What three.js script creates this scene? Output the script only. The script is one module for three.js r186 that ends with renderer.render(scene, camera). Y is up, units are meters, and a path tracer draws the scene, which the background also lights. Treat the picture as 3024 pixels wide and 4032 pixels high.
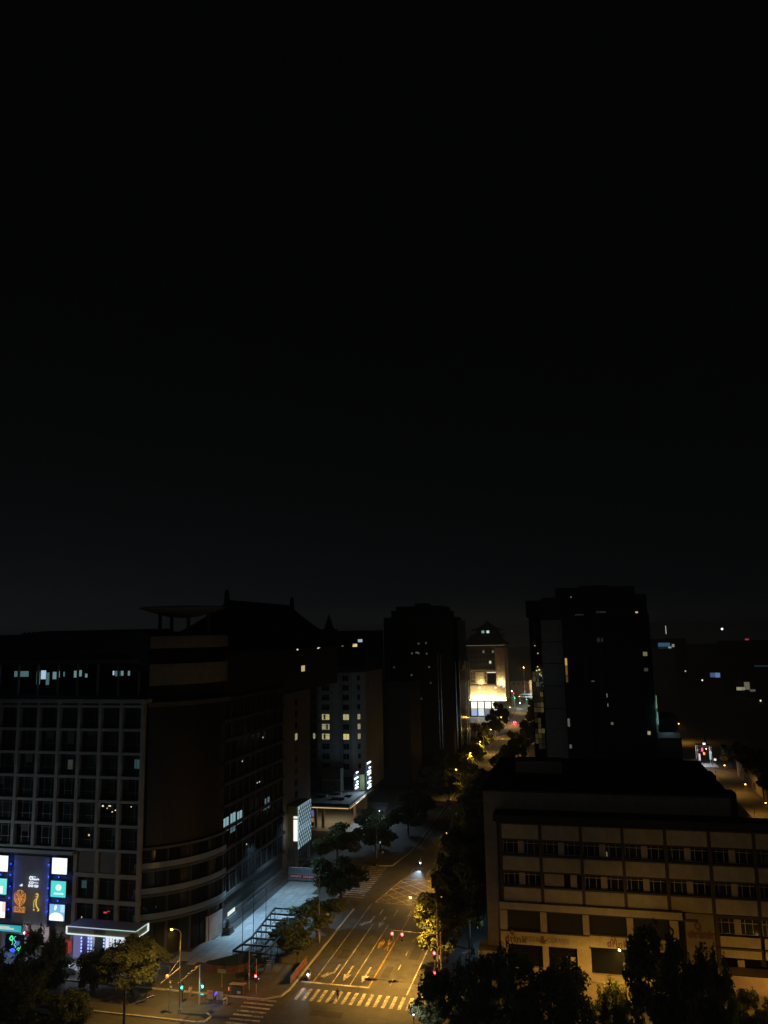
import * as THREE from 'three';
import { mergeGeometries, mergeVertices } from 'three/addons/utils/BufferGeometryUtils.js';
import { MarchingCubes } from 'three/addons/objects/MarchingCubes.js';
import { FontLoader } from 'three/addons/loaders/FontLoader.js';
import { TextGeometry } from 'three/addons/geometries/TextGeometry.js';
import { RectAreaLightUniformsLib } from 'three/addons/lights/RectAreaLightUniformsLib.js';
RectAreaLightUniformsLib.init();

// ---------------------------------------------------------------- camera, sky, exposure
const scene = new THREE.Scene();
const camera = new THREE.PerspectiveCamera(67.3, 768 / 1024, 0.5, 6000);
{
  const yaw = THREE.MathUtils.degToRad(13.694), pitch = THREE.MathUtils.degToRad(9.013), roll = THREE.MathUtils.degToRad(1.0886);
  camera.position.set(0, 56, 0);                         // an upper storey, 56 m above the street
  camera.rotation.set(pitch, yaw, -roll, 'YXZ');
}
const renderer = new THREE.WebGLRenderer({ antialias: true });
renderer.toneMapping = THREE.LinearToneMapping;
renderer.toneMappingExposure = 1;
renderer.shadowMap.enabled = true;
{
  // night sky: nearly black overhead, a faint grey city glow low down, a little stronger to the west
  const W = 512, H = 256, d = new Float32Array(W * H * 4);
  for (let j = 0; j < H; j++) for (let i = 0; i < W; i++) {
    const el = (j + 0.5) / H * Math.PI - Math.PI / 2, az = ((i + 0.5) / W - 0.5) * Math.PI * 2;   // az: x = cos, z = sin
    const e = Math.max(0, el), side = 0.5 + 0.5 * Math.cos(az + 2.75);
    const glow = (0.0006 + 0.0078 * Math.pow(side, 3.6)) * Math.exp(-e / 0.11) + 0.0005 * Math.exp(-e / 0.5);
    const k = (j * W + i) * 4;
    d[k] = 0.0009 + glow * 0.82; d[k + 1] = 0.00093 + glow * 1.0; d[k + 2] = 0.00093 + glow * 1.08; d[k + 3] = 1;
  }
  const sky = new THREE.DataTexture(d, W, H, THREE.RGBAFormat, THREE.FloatType);
  sky.mapping = THREE.EquirectangularReflectionMapping; sky.magFilter = THREE.LinearFilter; sky.needsUpdate = true;
  scene.background = sky; scene.environment = sky;
}

// ---------------------------------------------------------------- helpers
function rng(s) { let a = s >>> 0; return () => { a = (a + 0x6D2B79F5) >>> 0; let t = a; t = Math.imul(t ^ (t >>> 15), t | 1); t ^= t + Math.imul(t ^ (t >>> 7), t | 61); return ((t ^ (t >>> 14)) >>> 0) / 4294967296; }; }
const V3 = (x, y, z) => new THREE.Vector3(x, y, z);
const names = {};
function numbered(n) { const k = names[n] = (names[n] ?? -1) + 1; return k ? n + '_' + String(k).padStart(3, '0') : n; }
function thing(name, label, category, x = 0, z = 0, turn = 0, group) {
  const o = new THREE.Group(); o.name = numbered(name); o.position.set(x, 0, z); o.rotation.y = turn;
  o.userData = { label, category }; if (group) o.userData.group = group; scene.add(o); return o;
}
function structure(name, geo, m) { const o = mesh(name, geo, m); o.name = numbered(name); o.userData.kind = 'structure'; scene.add(o); return o; }
function mesh(name, geo, m) { const o = new THREE.Mesh(geo, m); o.name = name; o.castShadow = o.receiveShadow = true; return o; }
// a part whose geometry is given in world metres, under a thing standing at (x, z) without a turn
function part(parent, name, geo, m) {
  let p = parent, ox = 0, oy = 0, oz = 0; while (p && p !== scene) { ox += p.position.x; oy += p.position.y; oz += p.position.z; p = p.parent; }
  geo.translate(-ox, -oy, -oz); const o = mesh(name, geo, m); parent.add(o); return o;
}
// a part that shares its geometry, at a place given in world metres
function put(parent, name, geo, m, x, y, z, ry = 0) {
  let p = parent, ox = 0, oy = 0, oz = 0; while (p && p !== scene) { ox += p.position.x; oy += p.position.y; oz += p.position.z; p = p.parent; }
  const o = mesh(name, geo, m); o.position.set(x - ox, y - oy, z - oz); o.rotation.y = ry; parent.add(o); return o;
}
function local(parent, name, geo, m, x = 0, y = 0, z = 0) { const o = mesh(name, geo, m); o.position.set(x, y, z); parent.add(o); return o; }
// texture coordinates in metres, from the side that each face points to
function uvm(g) {
  if (g.index) g = g.toNonIndexed();
  const p = g.attributes.position, n = p.count, uv = new Float32Array(n * 2), a = V3(), b = V3(), c = V3();
  for (let i = 0; i < n; i += 3) {
    a.fromBufferAttribute(p, i); b.fromBufferAttribute(p, i + 1).sub(a); c.fromBufferAttribute(p, i + 2).sub(a); b.cross(c);
    const x = Math.abs(b.x), y = Math.abs(b.y), z = Math.abs(b.z);
    for (let k = i; k < i + 3; k++) {
      const X = p.getX(k), Y = p.getY(k), Z = p.getZ(k);
      if (y >= x && y >= z) { uv[k * 2] = X; uv[k * 2 + 1] = Z; } else if (x >= z) { uv[k * 2] = Z; uv[k * 2 + 1] = Y; } else { uv[k * 2] = X; uv[k * 2 + 1] = Y; }
    }
  }
  g.setAttribute('uv', new THREE.BufferAttribute(uv, 2)); return g;
}
const box = (x0, x1, y0, y1, z0, z1) => uvm(new THREE.BoxGeometry(Math.abs(x1 - x0), Math.abs(y1 - y0), Math.abs(z1 - z0)).translate((x0 + x1) / 2, (y0 + y1) / 2, (z0 + z1) / 2));
const cbox = (w, h, d) => uvm(new THREE.BoxGeometry(w, h, d));
const merge = (list) => mergeGeometries(list.map(g => { const q = g.index ? g.toNonIndexed() : g; for (const k of Object.keys(q.attributes)) if (!['position', 'normal', 'uv'].includes(k)) q.deleteAttribute(k); if (!q.attributes.uv) q.setAttribute('uv', new THREE.BufferAttribute(new Float32Array(q.attributes.position.count * 2), 2)); return q; }));
function bar(a, b, r, seg = 8, r2 = r) {                               // a round bar from a to b, tapering from r to r2
  const A = V3(...a), B = V3(...b), d = B.clone().sub(A), L = d.length();
  const g = new THREE.CylinderGeometry(r2, r, L, seg).translate(0, L / 2, 0);
  g.applyQuaternion(new THREE.Quaternion().setFromUnitVectors(V3(0, 1, 0), d.normalize())); return g.translate(A.x, A.y, A.z);
}
function beam(a, b, w, h) {                                            // a square bar from a to b
  const A = V3(...a), B = V3(...b), d = B.clone().sub(A), L = d.length();
  const g = new THREE.BoxGeometry(w, h, L); const o = new THREE.Object3D(); o.position.copy(A).add(B).multiplyScalar(0.5); o.lookAt(B); o.updateMatrix(); g.applyMatrix4(o.matrix); return g;
}
const tube = (pts, r, seg = 16, rs = 8) => new THREE.TubeGeometry(new THREE.CatmullRomCurve3(pts.map(p => V3(...p))), seg, r, rs);
// an upright wall or slab over a plan outline, given as [x, z] points
function prism(pts, y0, y1) {
  const s = new THREE.Shape(pts.map(([x, z]) => new THREE.Vector2(x, -z)));
  return uvm(new THREE.ExtrudeGeometry(s, { depth: y1 - y0, bevelEnabled: false }).rotateX(-Math.PI / 2).translate(0, y0, 0));
}
function lamp(parent, color, cd, x, y, z, size = 0.15) {                // place in the parent's own metres
  const l = new THREE.PointLight(color, cd, 0, 2); l.position.set(x, y, z); l.castShadow = true; l.shadow.radius = size / 0.02; l.name = 'lamp'; parent.add(l); return l;
}
function spot(parent, color, cd, from, to, angle, pen = 0.6, size = 0.15) {
  const l = new THREE.SpotLight(color, cd, 0, angle, pen, 2); l.position.set(...from); l.target.position.set(...to); l.castShadow = true; l.shadow.radius = size / 0.02; l.name = 'lamp'; parent.add(l); parent.add(l.target); return l;
}
function panelLight(parent, color, nits, w, h, x, y, z, dir = [0, 0, 1]) {
  const l = new THREE.RectAreaLight(color, nits, w, h); l.position.set(x, y, z); l.name = 'panel'; parent.add(l);
  let p = parent, ox = 0, oz = 0; while (p && p !== scene) { ox += p.position.x; oz += p.position.z; p = p.parent; }
  l.lookAt(x + ox + dir[0], y + dir[1], z + oz + dir[2]); return l;
}
const C = (r, g, b) => new THREE.Color().setRGB(r, g, b);

// ---------------------------------------------------------------- textures and materials
function noiseField(seed, n) {                                          // tileable value noise in octaves
  const out = new Float32Array(n * n); const R = rng(seed);
  return (octs) => {
    out.fill(0); let tot = 0;
    for (const [f, a] of octs) {
      const g = new Float32Array(f * f); for (let i = 0; i < f * f; i++) g[i] = R();
      tot += a;
      for (let y = 0; y < n; y++) for (let x = 0; x < n; x++) {
        const u = x / n * f, v = y / n * f, i = Math.floor(u), j = Math.floor(v); let s = u - i, t = v - j; s = s * s * (3 - 2 * s); t = t * t * (3 - 2 * t);
        const i1 = (i + 1) % f, j1 = (j + 1) % f;
        out[y * n + x] += a * ((g[j * f + i] * (1 - s) + g[j * f + i1] * s) * (1 - t) + (g[j1 * f + i] * (1 - s) + g[j1 * f + i1] * s) * t);
      }
    }
    for (let i = 0; i < n * n; i++) out[i] /= tot; return out;
  };
}
function tex(seed, n, octs, metres, lo, hi, opt = {}) {                 // grey map from lo to hi (sRGB-free factors), repeating every so many metres
  const f = noiseField(seed, n)(octs), d = new Uint8Array(n * n * 4), R = rng(seed + 7);
  for (let i = 0; i < n * n; i++) {
    let v = f[i]; v = THREE.MathUtils.clamp((v - 0.5) * (opt.contrast ?? 1.6) + 0.5, 0, 1);
    let c = lo + (hi - lo) * v + (R() - 0.5) * (opt.grain ?? 0.06);
    if (opt.mark) c *= opt.mark(i % n / n, Math.floor(i / n) / n, v);
    c = THREE.MathUtils.clamp(c, 0, 1); const t = opt.tint ?? [1, 1, 1];
    for (let k = 0; k < 3; k++) d[i * 4 + k] = 255 * Math.pow(c * t[k], 1 / 2.2); d[i * 4 + 3] = 255;
  }
  const T = new THREE.DataTexture(d, n, n); T.colorSpace = THREE.SRGBColorSpace; T.wrapS = T.wrapT = THREE.RepeatWrapping; T.magFilter = T.minFilter = THREE.LinearFilter; T.repeat.set(1 / metres, 1 / metres); T.needsUpdate = true; return T;
}
const T = {
  asphalt: tex(11, 1024, [[4, 1], [9, 0.9], [23, 0.6], [61, 0.35], [170, 0.35]], 31, 0.32, 1, { grain: 0.3, contrast: 2.0 }),
  paving: tex(12, 512, [[3, 1], [11, 0.8], [40, 0.6], [128, 0.5]], 13, 0.6, 1, { grain: 0.2, contrast: 2 }),
  stone: tex(13, 512, [[2, 0.8], [7, 1], [29, 0.5], [100, 0.5]], 9, 0.72, 1, { grain: 0.1, contrast: 1.8 }),
  plaster: tex(14, 512, [[3, 1], [8, 1], [31, 0.6], [128, 0.5]], 7, 0.7, 1, { grain: 0.14, contrast: 2 }),
  paint: tex(15, 512, [[5, 0.6], [37, 1], [120, 1]], 5, 0.16, 1, { grain: 0.25, contrast: 2.6 }),
  brick: tex(16, 256, [[4, 1], [16, 1], [64, 1]], 2, 0.55, 1, { grain: 0.2 }),
};
const mat = (r, g, b, o = {}) => new THREE.MeshStandardMaterial({ color: C(r, g, b), roughness: 0.85, ...o });
const glow = (r, g, b, k = 1) => new THREE.MeshStandardMaterial({ color: C(0.02, 0.02, 0.02), roughness: 0.6, emissive: C(r, g, b), emissiveIntensity: k });
const glass = (r, g, b, rough = 0.06) => new THREE.MeshPhysicalMaterial({ color: C(r, g, b), roughness: rough, metalness: 0, ior: 1.52, specularIntensity: 0.25 });
const M = {
  asphalt: mat(0.085, 0.083, 0.08, { map: T.asphalt, roughness: 0.78 }),
  ground: mat(0.06, 0.058, 0.055, { map: T.asphalt }),
  paving: mat(0.1, 0.095, 0.088, { map: T.paving }),
  soil: mat(0.05, 0.045, 0.03, { map: T.paving }),
  kerb: mat(0.45, 0.43, 0.38, { map: T.stone }),
  slab: [0.36, 0.4, 0.33].map(v => mat(v, v, v * 1.01, { map: T.stone, roughness: 0.6 })),
  white: mat(0.62, 0.61, 0.57, { map: T.paint }), yellow: mat(0.55, 0.34, 0.06, { map: T.paint }), hatch: mat(0.6, 0.46, 0.24, { map: T.paint }),
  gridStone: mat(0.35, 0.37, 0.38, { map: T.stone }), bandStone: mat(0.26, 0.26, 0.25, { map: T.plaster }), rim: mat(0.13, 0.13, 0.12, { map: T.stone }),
  darkStone: mat(0.07, 0.068, 0.065, { map: T.stone }), black: mat(0.018, 0.018, 0.018), roofTile: mat(0.03, 0.032, 0.033, { roughness: 0.9 }),
  wallBrown: mat(0.2, 0.17, 0.15, { map: T.plaster }), hotelWall: mat(0.46, 0.47, 0.47, { map: T.plaster }),
  glass: [glass(0.012, 0.015, 0.016), glass(0.022, 0.027, 0.026, 0.09), glass(0.008, 0.009, 0.012, 0.05)],
  blackGlass: glass(0.004, 0.004, 0.005, 0.12), frame: mat(0.1, 0.1, 0.1, { roughness: 0.5, metalness: 0.3 }), paleFrame: mat(0.42, 0.41, 0.38, { roughness: 0.5 }),
  curtain: mat(0.3, 0.28, 0.22), panel: mat(0.44, 0.39, 0.29, { map: T.plaster }), brownFrame: mat(0.045, 0.028, 0.02, { roughness: 0.7 }), facing: mat(0.42, 0.35, 0.26, { map: T.plaster }),
  pilaster: mat(0.27, 0.23, 0.18, { map: T.plaster }), signBoard: mat(0.5, 0.43, 0.3, { map: T.plaster }), redLetter: mat(0.16, 0.065, 0.04), paleLetter: mat(0.3, 0.25, 0.165),
  steel: mat(0.4, 0.4, 0.39, { roughness: 0.45, metalness: 0.6 }), darkSteel: mat(0.03, 0.032, 0.036, { roughness: 0.5, metalness: 0.3 }), pole: mat(0.36, 0.34, 0.31, { roughness: 0.5, metalness: 0.2 }), blackPole: mat(0.03, 0.03, 0.03, { roughness: 0.5 }),
  clear: new THREE.MeshPhysicalMaterial({ color: C(0.75, 0.85, 0.88), roughness: 0.05, transmission: 1, thickness: 0, ior: 1.5 }),
  frosted: mat(0.2, 0.27, 0.3, { roughness: 0.25 }),
  brick: mat(0.3, 0.12, 0.075, { map: T.brick }), bronze: mat(0.06, 0.055, 0.05, { roughness: 0.5 }), concrete: mat(0.36, 0.35, 0.33, { map: T.plaster }),
  bark: mat(0.06, 0.045, 0.032), red: mat(0.5, 0.05, 0.035, { roughness: 0.8 }), towerDark: mat(0.06, 0.06, 0.063, { map: T.plaster }), towerPale: mat(0.44, 0.45, 0.46, { map: T.plaster }),
  beige: mat(0.55, 0.45, 0.28, { map: T.plaster }), chrome: mat(0.5, 0.5, 0.5, { metalness: 1, roughness: 0.25 }),
};
const leafMat = (r, g, b) => new THREE.MeshPhysicalMaterial({ color: C(r, g, b), roughness: 0.95, transmission: 0.4, thickness: 0, side: THREE.DoubleSide });
const LEAF = [leafMat(0.075, 0.1, 0.022), leafMat(0.06, 0.088, 0.024), leafMat(0.05, 0.075, 0.025), leafMat(0.09, 0.11, 0.02)];
const SODIUM = C(1, 0.52, 0.09), WARM = C(1, 0.76, 0.42), COLD = C(0.62, 0.84, 1), WHITE = C(0.9, 0.96, 1);
// ---------------------------------------------------------------- ground, roads, pavements
const sheet = (x0, x1, z0, z1, y) => uvm(new THREE.PlaneGeometry(x1 - x0, z1 - z0).rotateX(-Math.PI / 2).translate((x0 + x1) / 2, y, (z0 + z1) / 2));
structure('ground', sheet(-1500, 1500, -3000, 300, -0.03), M.ground);
const road = structure('main_street_road', sheet(-47.6, -26.5, -760, -122, 0), M.asphalt);
const cross = structure('cross_street_road', sheet(-260, 160, -122, -70, 0), M.asphalt);
structure('side_street_road', sheet(-130, -47.6, -193, -168, 0), M.asphalt);
structure('back_street_road', sheet(44, 55.5, -620, -135, 0), M.asphalt);
function pavement(name, pts, y = 0.14, m = M.paving) {
  const o = structure(name, prism(pts, -0.02, y), m); return o;
}
const paveL = pavement('left_pavement', [[-200, -122], [-50.5, -122], [-48.4, -123.4], [-47.9, -125.5], [-47.9, -164], [-50.5, -168], [-200, -168]]);
const paveL2 = pavement('far_left_pavement', [[-200, -193], [-50, -193], [-46.9, -193.6], [-44.8, -207], [-44.8, -700], [-200, -700]]);
const paveR = pavement('right_pavement', [[-23, -122], [40, -122], [40, -720], [-26.2, -720], [-26.2, -126], [-25, -123]]);
const island = pavement('traffic_island', [[-112, -115.9], [-57.2, -115.7], [-56.2, -115], [-56.4, -113.6], [-57.4, -113.2], [-112, -113.2]], 0.16);
const kerbRun = (parent, pts, y = 0.15) => { for (let i = 0; i + 1 < pts.length; i++) part(parent, 'kerb_stone', uvm(beam([pts[i][0], y / 2, pts[i][1]], [pts[i + 1][0], y / 2, pts[i + 1][1]], 0.3, y)), M.kerb); };
kerbRun(paveL, [[-130, -121.85], [-50.5, -121.85], [-48.25, -123.3], [-47.75, -125.5]], 0.17);
for (let z = -125.5; z > -163; z -= 2.5) kerbRun(paveL, [[-47.72, z], [-47.72, z - 2.47]], 0.17);
kerbRun(paveL2, [[-50, -192.85], [-46.75, -193.5], [-44.65, -207]], 0.17);
for (let z = -207; z > -400; z -= 8) kerbRun(paveL2, [[-44.65, z], [-44.65, z - 7.95]], 0.17);
for (let z = -126; z > -240; z -= 4) kerbRun(paveR, [[-26.35, z], [-26.35, z - 3.96]], 0.17);
kerbRun(island, [[-112, -113.05], [-57.4, -113.05], [-56.25, -113.55], [-56.05, -115], [-57.1, -115.85]], 0.2);

// painted markings: thin films of paint on the asphalt
const PAINT = 0.006;
const mark = (parent, name, x0, x1, z0, z1, m = M.white, h = PAINT) => part(parent, name, box(x0, x1, 0.003, 0.003 + h, z0, z1), m);
for (let i = 0; i < 15; i++) { const x = -45.95 + i * 1.272; mark(road.parent === scene ? road : road, 'crosswalk_stripe', x, x + 0.54, -126.95, -122.95); }
mark(road, 'stop_line', -46.9, -35.35, -129.35, -128.9);
mark(road, 'lane_line', -45.02, -44.86, -167, -129.5); mark(road, 'lane_line', -41.84, -41.68, -155.6, -129.5); mark(road, 'lane_line', -38.78, -38.62, -156.2, -129.5);
mark(road, 'centre_line', -35.62, -35.4, -166.5, -128.9, M.yellow);
mark(road, 'edge_line', -29.05, -28.87, -166, -127.8);
for (const x of [-32.3]) for (let z = -130.5; z > -166; z -= 6) mark(road, 'lane_dash', x - 0.07, x + 0.07, z - 2.2, z);
for (const x of [-41.76, -38.7, -35.9]) mark(road, 'lane_dash', x - 0.09, x + 0.09, -164.2, -160.8);
for (let z = -188; z > -560; z -= 9) { mark(road, 'lane_dash', -41.2, -41.05, z - 4.2, z); if (z > -420) mark(road, 'lane_dash', -37.2, -37.05, z - 4.2, z); }
mark(road, 'lane_line', -43.6, -43.45, -420, -207); mark(road, 'centre_line', -35.62, -35.4, -560, -188, M.yellow);
for (let i = 0; i < 7; i++) mark(road, 'crosswalk_stripe', -43.2 + i * 1.5, -42.6 + i * 1.5, -372, -367);
const flat = (parent, name, pts, m = M.white) => part(parent, name, prism(pts, 0.003, 0.003 + PAINT), m);
function arrowStraight(x, z) { flat(road, 'arrow_marking', [[x - 0.16, z - 6], [x + 0.16, z - 6], [x + 0.16, z - 2.5], [x + 0.62, z - 2.5], [x, z], [x - 0.62, z - 2.5], [x - 0.16, z - 2.5]]); }
function arrowTurn(x, z) { flat(road, 'arrow_marking', [[x + 0.5, z - 6], [x + 0.82, z - 6], [x + 0.82, z - 2.6], [x - 0.35, z - 1.1], [x - 0.35, z - 0.55], [x - 1.15, z - 1.0], [x - 0.35, z - 2.9], [x - 0.35, z - 2.2], [x + 0.5, z - 3.1]]); }
arrowTurn(-43.3, -130.6); arrowStraight(-40.2, -130.6); arrowStraight(-37.1, -130.6); arrowTurn(-43.2, -154); arrowStraight(-40.2, -154.2); 
// yellow characters painted in the bus lane: a lozenge and a crossed stroke
flat(road, 'road_lettering', [[-37.9, -144.4], [-37.3, -145.9], [-37.3, -147.6], [-37.9, -149], [-38.3, -147.4], [-38.3, -145.8]], M.yellow);
flat(road, 'road_lettering', [[-36.75, -144.2], [-36.5, -144.2], [-35.9, -149.2], [-36.15, -149.2]], M.yellow); flat(road, 'road_lettering', [[-36.1, -144], [-35.85, -144], [-36.7, -149], [-36.95, -149]], M.yellow);
// repairs and covers in the asphalt
{ const dark = mat(0.05, 0.048, 0.046, { map: T.asphalt }), pale = mat(0.12, 0.115, 0.105, { map: T.asphalt }), lid = mat(0.05, 0.05, 0.05, { roughness: 0.6 });
  for (const [x0, x1, z0, z1, m] of [[-43.9, -42.2, -143, -139, dark], [-40.9, -39.4, -150, -147.5, pale], [-34.6, -33.2, -137.5, -133, dark], [-31.6, -29.8, -149, -141, dark], [-46.6, -45.3, -158, -150, pale], [-38.2, -36.4, -161, -158.4, dark], [-34.9, -33, -156, -152.6, pale], [-42, -40.2, -178.5, -174, dark]]) part(road, 'asphalt_patch', box(x0, x1, -0.01, 0.002, z0, z1), m);
  for (const [x, z] of [[-43.4, -137.8], [-39.9, -141.6], [-33.4, -144], [-30.6, -134.5], [-40.4, -158], [-45.9, -146]]) part(road, 'manhole_cover', new THREE.CylinderGeometry(0.38, 0.38, 0.014, 18).translate(x, 0.004, z), lid);
  for (const [x0, x1, z0, z1, m] of [[-42, -37, -120.4, -118.6, dark], [-33, -29.4, -119.5, -114, pale]]) part(cross, 'asphalt_patch', box(x0, x1, -0.01, 0.002, z0, z1), m); }
// west arm of the crossing
for (let i = 0; i < 11; i++) { const z = -121.75 + i * 1.27; mark(cross, 'crosswalk_stripe', -53.2, -48.4, z - 0.22, z + 0.22); }
// crossing of the side street
const side = scene.getObjectByName('side_street_road');
for (let i = 0; i < 17; i++) { const z = -192 + i * 1.36; mark(side, 'crosswalk_stripe', -52.3, -47.7, z - 0.24, z + 0.24); }
mark(side, 'stop_line', -53.6, -53.3, -192, -169);
// yellow box junction
{
  const P = [[-44.4, -167.8], [-30, -167.4], [-29.4, -184.4], [-42, -184.2]];
  const line = (a, b, w) => { const d = [b[0] - a[0], b[1] - a[1]], L = Math.hypot(...d), n = [-d[1] / L * w, d[0] / L * w]; flat(road, 'junction_line', [[a[0] + n[0], a[1] + n[1]], [b[0] + n[0], b[1] + n[1]], [b[0] - n[0], b[1] - n[1]], [a[0] - n[0], a[1] - n[1]]], M.hatch); };
  for (let i = 0; i < 4; i++) line(P[i], P[(i + 1) % 4], 0.11);
  for (const [nx, nz] of [[0.72, 0.69], [0.69, -0.72]]) for (let c = -400; c < 400; c += 2.5) {      // clip each hatch line to the outline
    const hits = [];
    for (let i = 0; i < 4; i++) { const a = P[i], b = P[(i + 1) % 4], da = a[0] * nx + a[1] * nz - c, db = b[0] * nx + b[1] * nz - c; if (da * db < 0) { const t = da / (da - db); hits.push([a[0] + (b[0] - a[0]) * t, a[1] + (b[1] - a[1]) * t]); } }
    if (hits.length === 2 && Math.hypot(hits[0][0] - hits[1][0], hits[0][1] - hits[1][1]) > 0.6) line(hits[0], hits[1], 0.11);
  }
}
// forecourt of granite slabs along the office building
{
  const R = rng(5), plaza = structure('forecourt', prism([[-73.6, -130.5], [-64.6, -131.5], [-61, -137], [-57, -153], [-57, -168], [-60.4, -179], [-68.9, -179], [-68.9, -146], [-70.5, -138]], 0.1, 0.2), M.darkStone);
  const inside = (x, z) => z < -131.4 && z > -178.6 && x > (z > -146 ? -68.7 - (z + 146) * 0.32 : -68.7) && x < (z > -137 ? -64.6 + (-131.5 - z) * 0.62 : z > -154 ? -61 + (-137 - z) * 0.22 : z > -168 ? -57.2 : -57.2 - (-168 - z) * 0.29);
  const geos = [0, 1, 2].map(i => cbox(1.56, 0.05, 2.36));
  for (let ix = 0; ix < 12; ix++) for (let iz = 0; iz < 21; iz++) {
    const x = -74.4 + ix * 1.6, z = -132.3 - iz * 2.4 - (ix % 2) * 1.2;
    if (inside(x - 0.7, z) && inside(x + 0.7, z)) put(plaza, 'paving_slab', geos[ix % 3], M.slab[Math.floor(R() * 3)], x, 0.222 + R() * 0.006, z);
  }
}
// ---------------------------------------------------------------- office building on the left corner
const office = thing('office_building', 'large stone gridded office block with a round corner tower, left of the street', 'building', -90, -140);
{
  const L = [18.35, 22.57, 26.79, 31.01, 35.23, 39.45, 43.66], X0 = -77.6, BAY = 4.4, Z = -130, R = rng(21);
  part(office, 'core_wall', box(-128, -78.2, 0, 44.2, -175, -130.95), M.black);
  for (let k = 0; k <= 8; k++) put(office, 'facade_column', office.userData.col ??= cbox(0.62, 26.1, 0.85), M.gridStone, X0 - k * BAY - 0.31, 31.2, Z - 0.42);
  delete office.userData.col;
  for (const y of L) for (let k = 0; k < 8; k++) put(office, 'facade_beam', office.userData.bm ??= cbox(BAY - 0.64, 0.5, 0.7), M.gridStone, X0 - (k + 0.5) * BAY - 0.31, y, Z - 0.4);
  const pane = cbox(BAY - 0.64, 3.7, 0.06), mull = merge([cbox(0.07, 3.7, 0.1).translate(-0.75, 0, 0), cbox(0.07, 3.7, 0.1).translate(0.75, 0, 0), cbox(BAY - 0.64, 0.07, 0.1).translate(0, -0.55, 0), cbox(BAY - 0.64, 0.06, 0.1).translate(0, 1.35, 0)]);
  const blindG = cbox(1, 1, 0.008), blindM = [0.05, 0.08, 0.035].map(v => mat(v, v * 1.02, v));
  for (let r = 0; r < 6; r++) for (let k = 0; k < 8; k++) {
    const w = put(office, 'window', pane, M.glass[Math.floor(R() * 2.6)], X0 - (k + 0.5) * BAY - 0.31, (L[r] + L[r + 1]) / 2, Z - 0.86); local(w, 'window_frame', mull, M.frame, 0, 0, 0.06);
    const q = R(); if (q < 0.42) { const hh = 0.5 + R() * 1.9, ww = R() < 0.5 ? 1.16 : 1.42, px = [-1.31, 0, 1.31][Math.floor(R() * 3)]; local(w, 'window_blind', blindG, blindM[Math.floor(R() * 3)], px, 1.8 - hh / 2, 0.036).scale.set(px ? 1.1 : 1.42, hh, 1); }
  }
  delete office.userData.bm;
  // lamps and curtains seen in a few rooms
  const dim = glow(0.02, 0.05, 0.055), warm = glow(1.3, 1.05, 0.7), pink = glow(0.9, 0.5, 0.4), faint = glow(0.03, 0.03, 0.026);
  part(office, 'lit_window', box(-79.7, -78.4, 32.6, 34.2, Z - 0.8, Z - 0.78), dim); part(office, 'lit_window', box(-93.6, -92.5, 32.2, 33.9, Z - 0.8, Z - 0.78), faint);
  for (const [x, y, w, h] of [[-85.9, 25.9, 0.35, 0.3], [-84.5, 25.95, 0.5, 0.22], [-83.3, 25.2, 0.2, 0.16], [-83.9, 24.9, 0.3, 0.12], [-80.1, 25.9, 0.15, 0.15], [-85, 25.5, 0.16, 0.1]]) part(office, 'room_light', box(x - w / 2, x + w / 2, y - h / 2, y + h / 2, Z - 0.8, Z - 0.77), warm);
  part(office, 'room_light', box(-88.7, -88.4, 20.55, 20.85, Z - 0.8, Z - 0.77), pink);
  // cornice and set-back top storey with its colonnade
  part(office, 'cornice', box(-114.5, -76.9, 44.3, 45.0, -131.6, -129.4), M.gridStone);
  part(office, 'attic_wall', box(-128, -79.5, 44.2, 57.2, -175, -135.6), M.black);
  for (let k = 0; k < 8; k++) put(office, 'attic_column', M.ac ??= cbox(0.34, 6.4, 0.34), M.gridStone, -80.6 - k * 4.42, 48.6, -133); delete M.ac;
  part(office, 'attic_beam', box(-114.5, -79.6, 51.4, 52.2, -133.4, -132.6), M.darkStone);
  part(office, 'attic_floor', box(-128, -78.4, 44.9, 45.25, -135.6, -131.6), M.darkStone);
  const teal = glow(0.06, 0.13, 0.14), bright = glow(0.4, 0.55, 0.72), mid = glow(0.13, 0.24, 0.25);
  const attic = [[-110.2, -109, 48.9, 50, teal], [-108.8, -106.9, 48.9, 50, teal], [-105, -104.2, 47.4, 49.9, teal], [-104.0, -102.9, 48.4, 50.1, bright], [-102.8, -102.1, 47.3, 49.7, teal], [-101.3, -100.5, 48.4, 49.8, mid], [-100.4, -99.8, 48.7, 49.9, bright], [-98.9, -98.6, 48.9, 49.8, teal], [-96.5, -95.7, 48.7, 50, mid], [-95.6, -94.8, 48.9, 50.1, mid], [-94.0, -93.5, 48.7, 49.4, mid], [-87.9, -87.6, 49.1, 50, bright], [-87.4, -86.3, 48.9, 50, teal], [-86.1, -85.6, 49, 50, mid], [-84.6, -84.2, 49, 50.1, mid]];
  for (const [a, b, c, d, m] of attic) part(office, 'lit_window', box(a, b, c, d, -135.55, -135.5), m);
  part(office, 'attic_glazing', box(-114.5, -79.6, 45.3, 51.4, -135.6, -135.58), M.blackGlass);
  // sloping roof with a row of tile ends
  const rs = new THREE.Shape([[-133, 52.2], [-133.6, 57.3], [-141, 57.9], [-170, 52.2]].map(([z, y]) => new THREE.Vector2(-z, y)));
  const roofG = new THREE.ExtrudeGeometry(rs, { depth: 28.4, bevelEnabled: false }).rotateY(Math.PI / 2); roofG.translate(-107.8, 0, 0);
  const roof = part(office, 'roof', uvm(roofG), M.roofTile);
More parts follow.
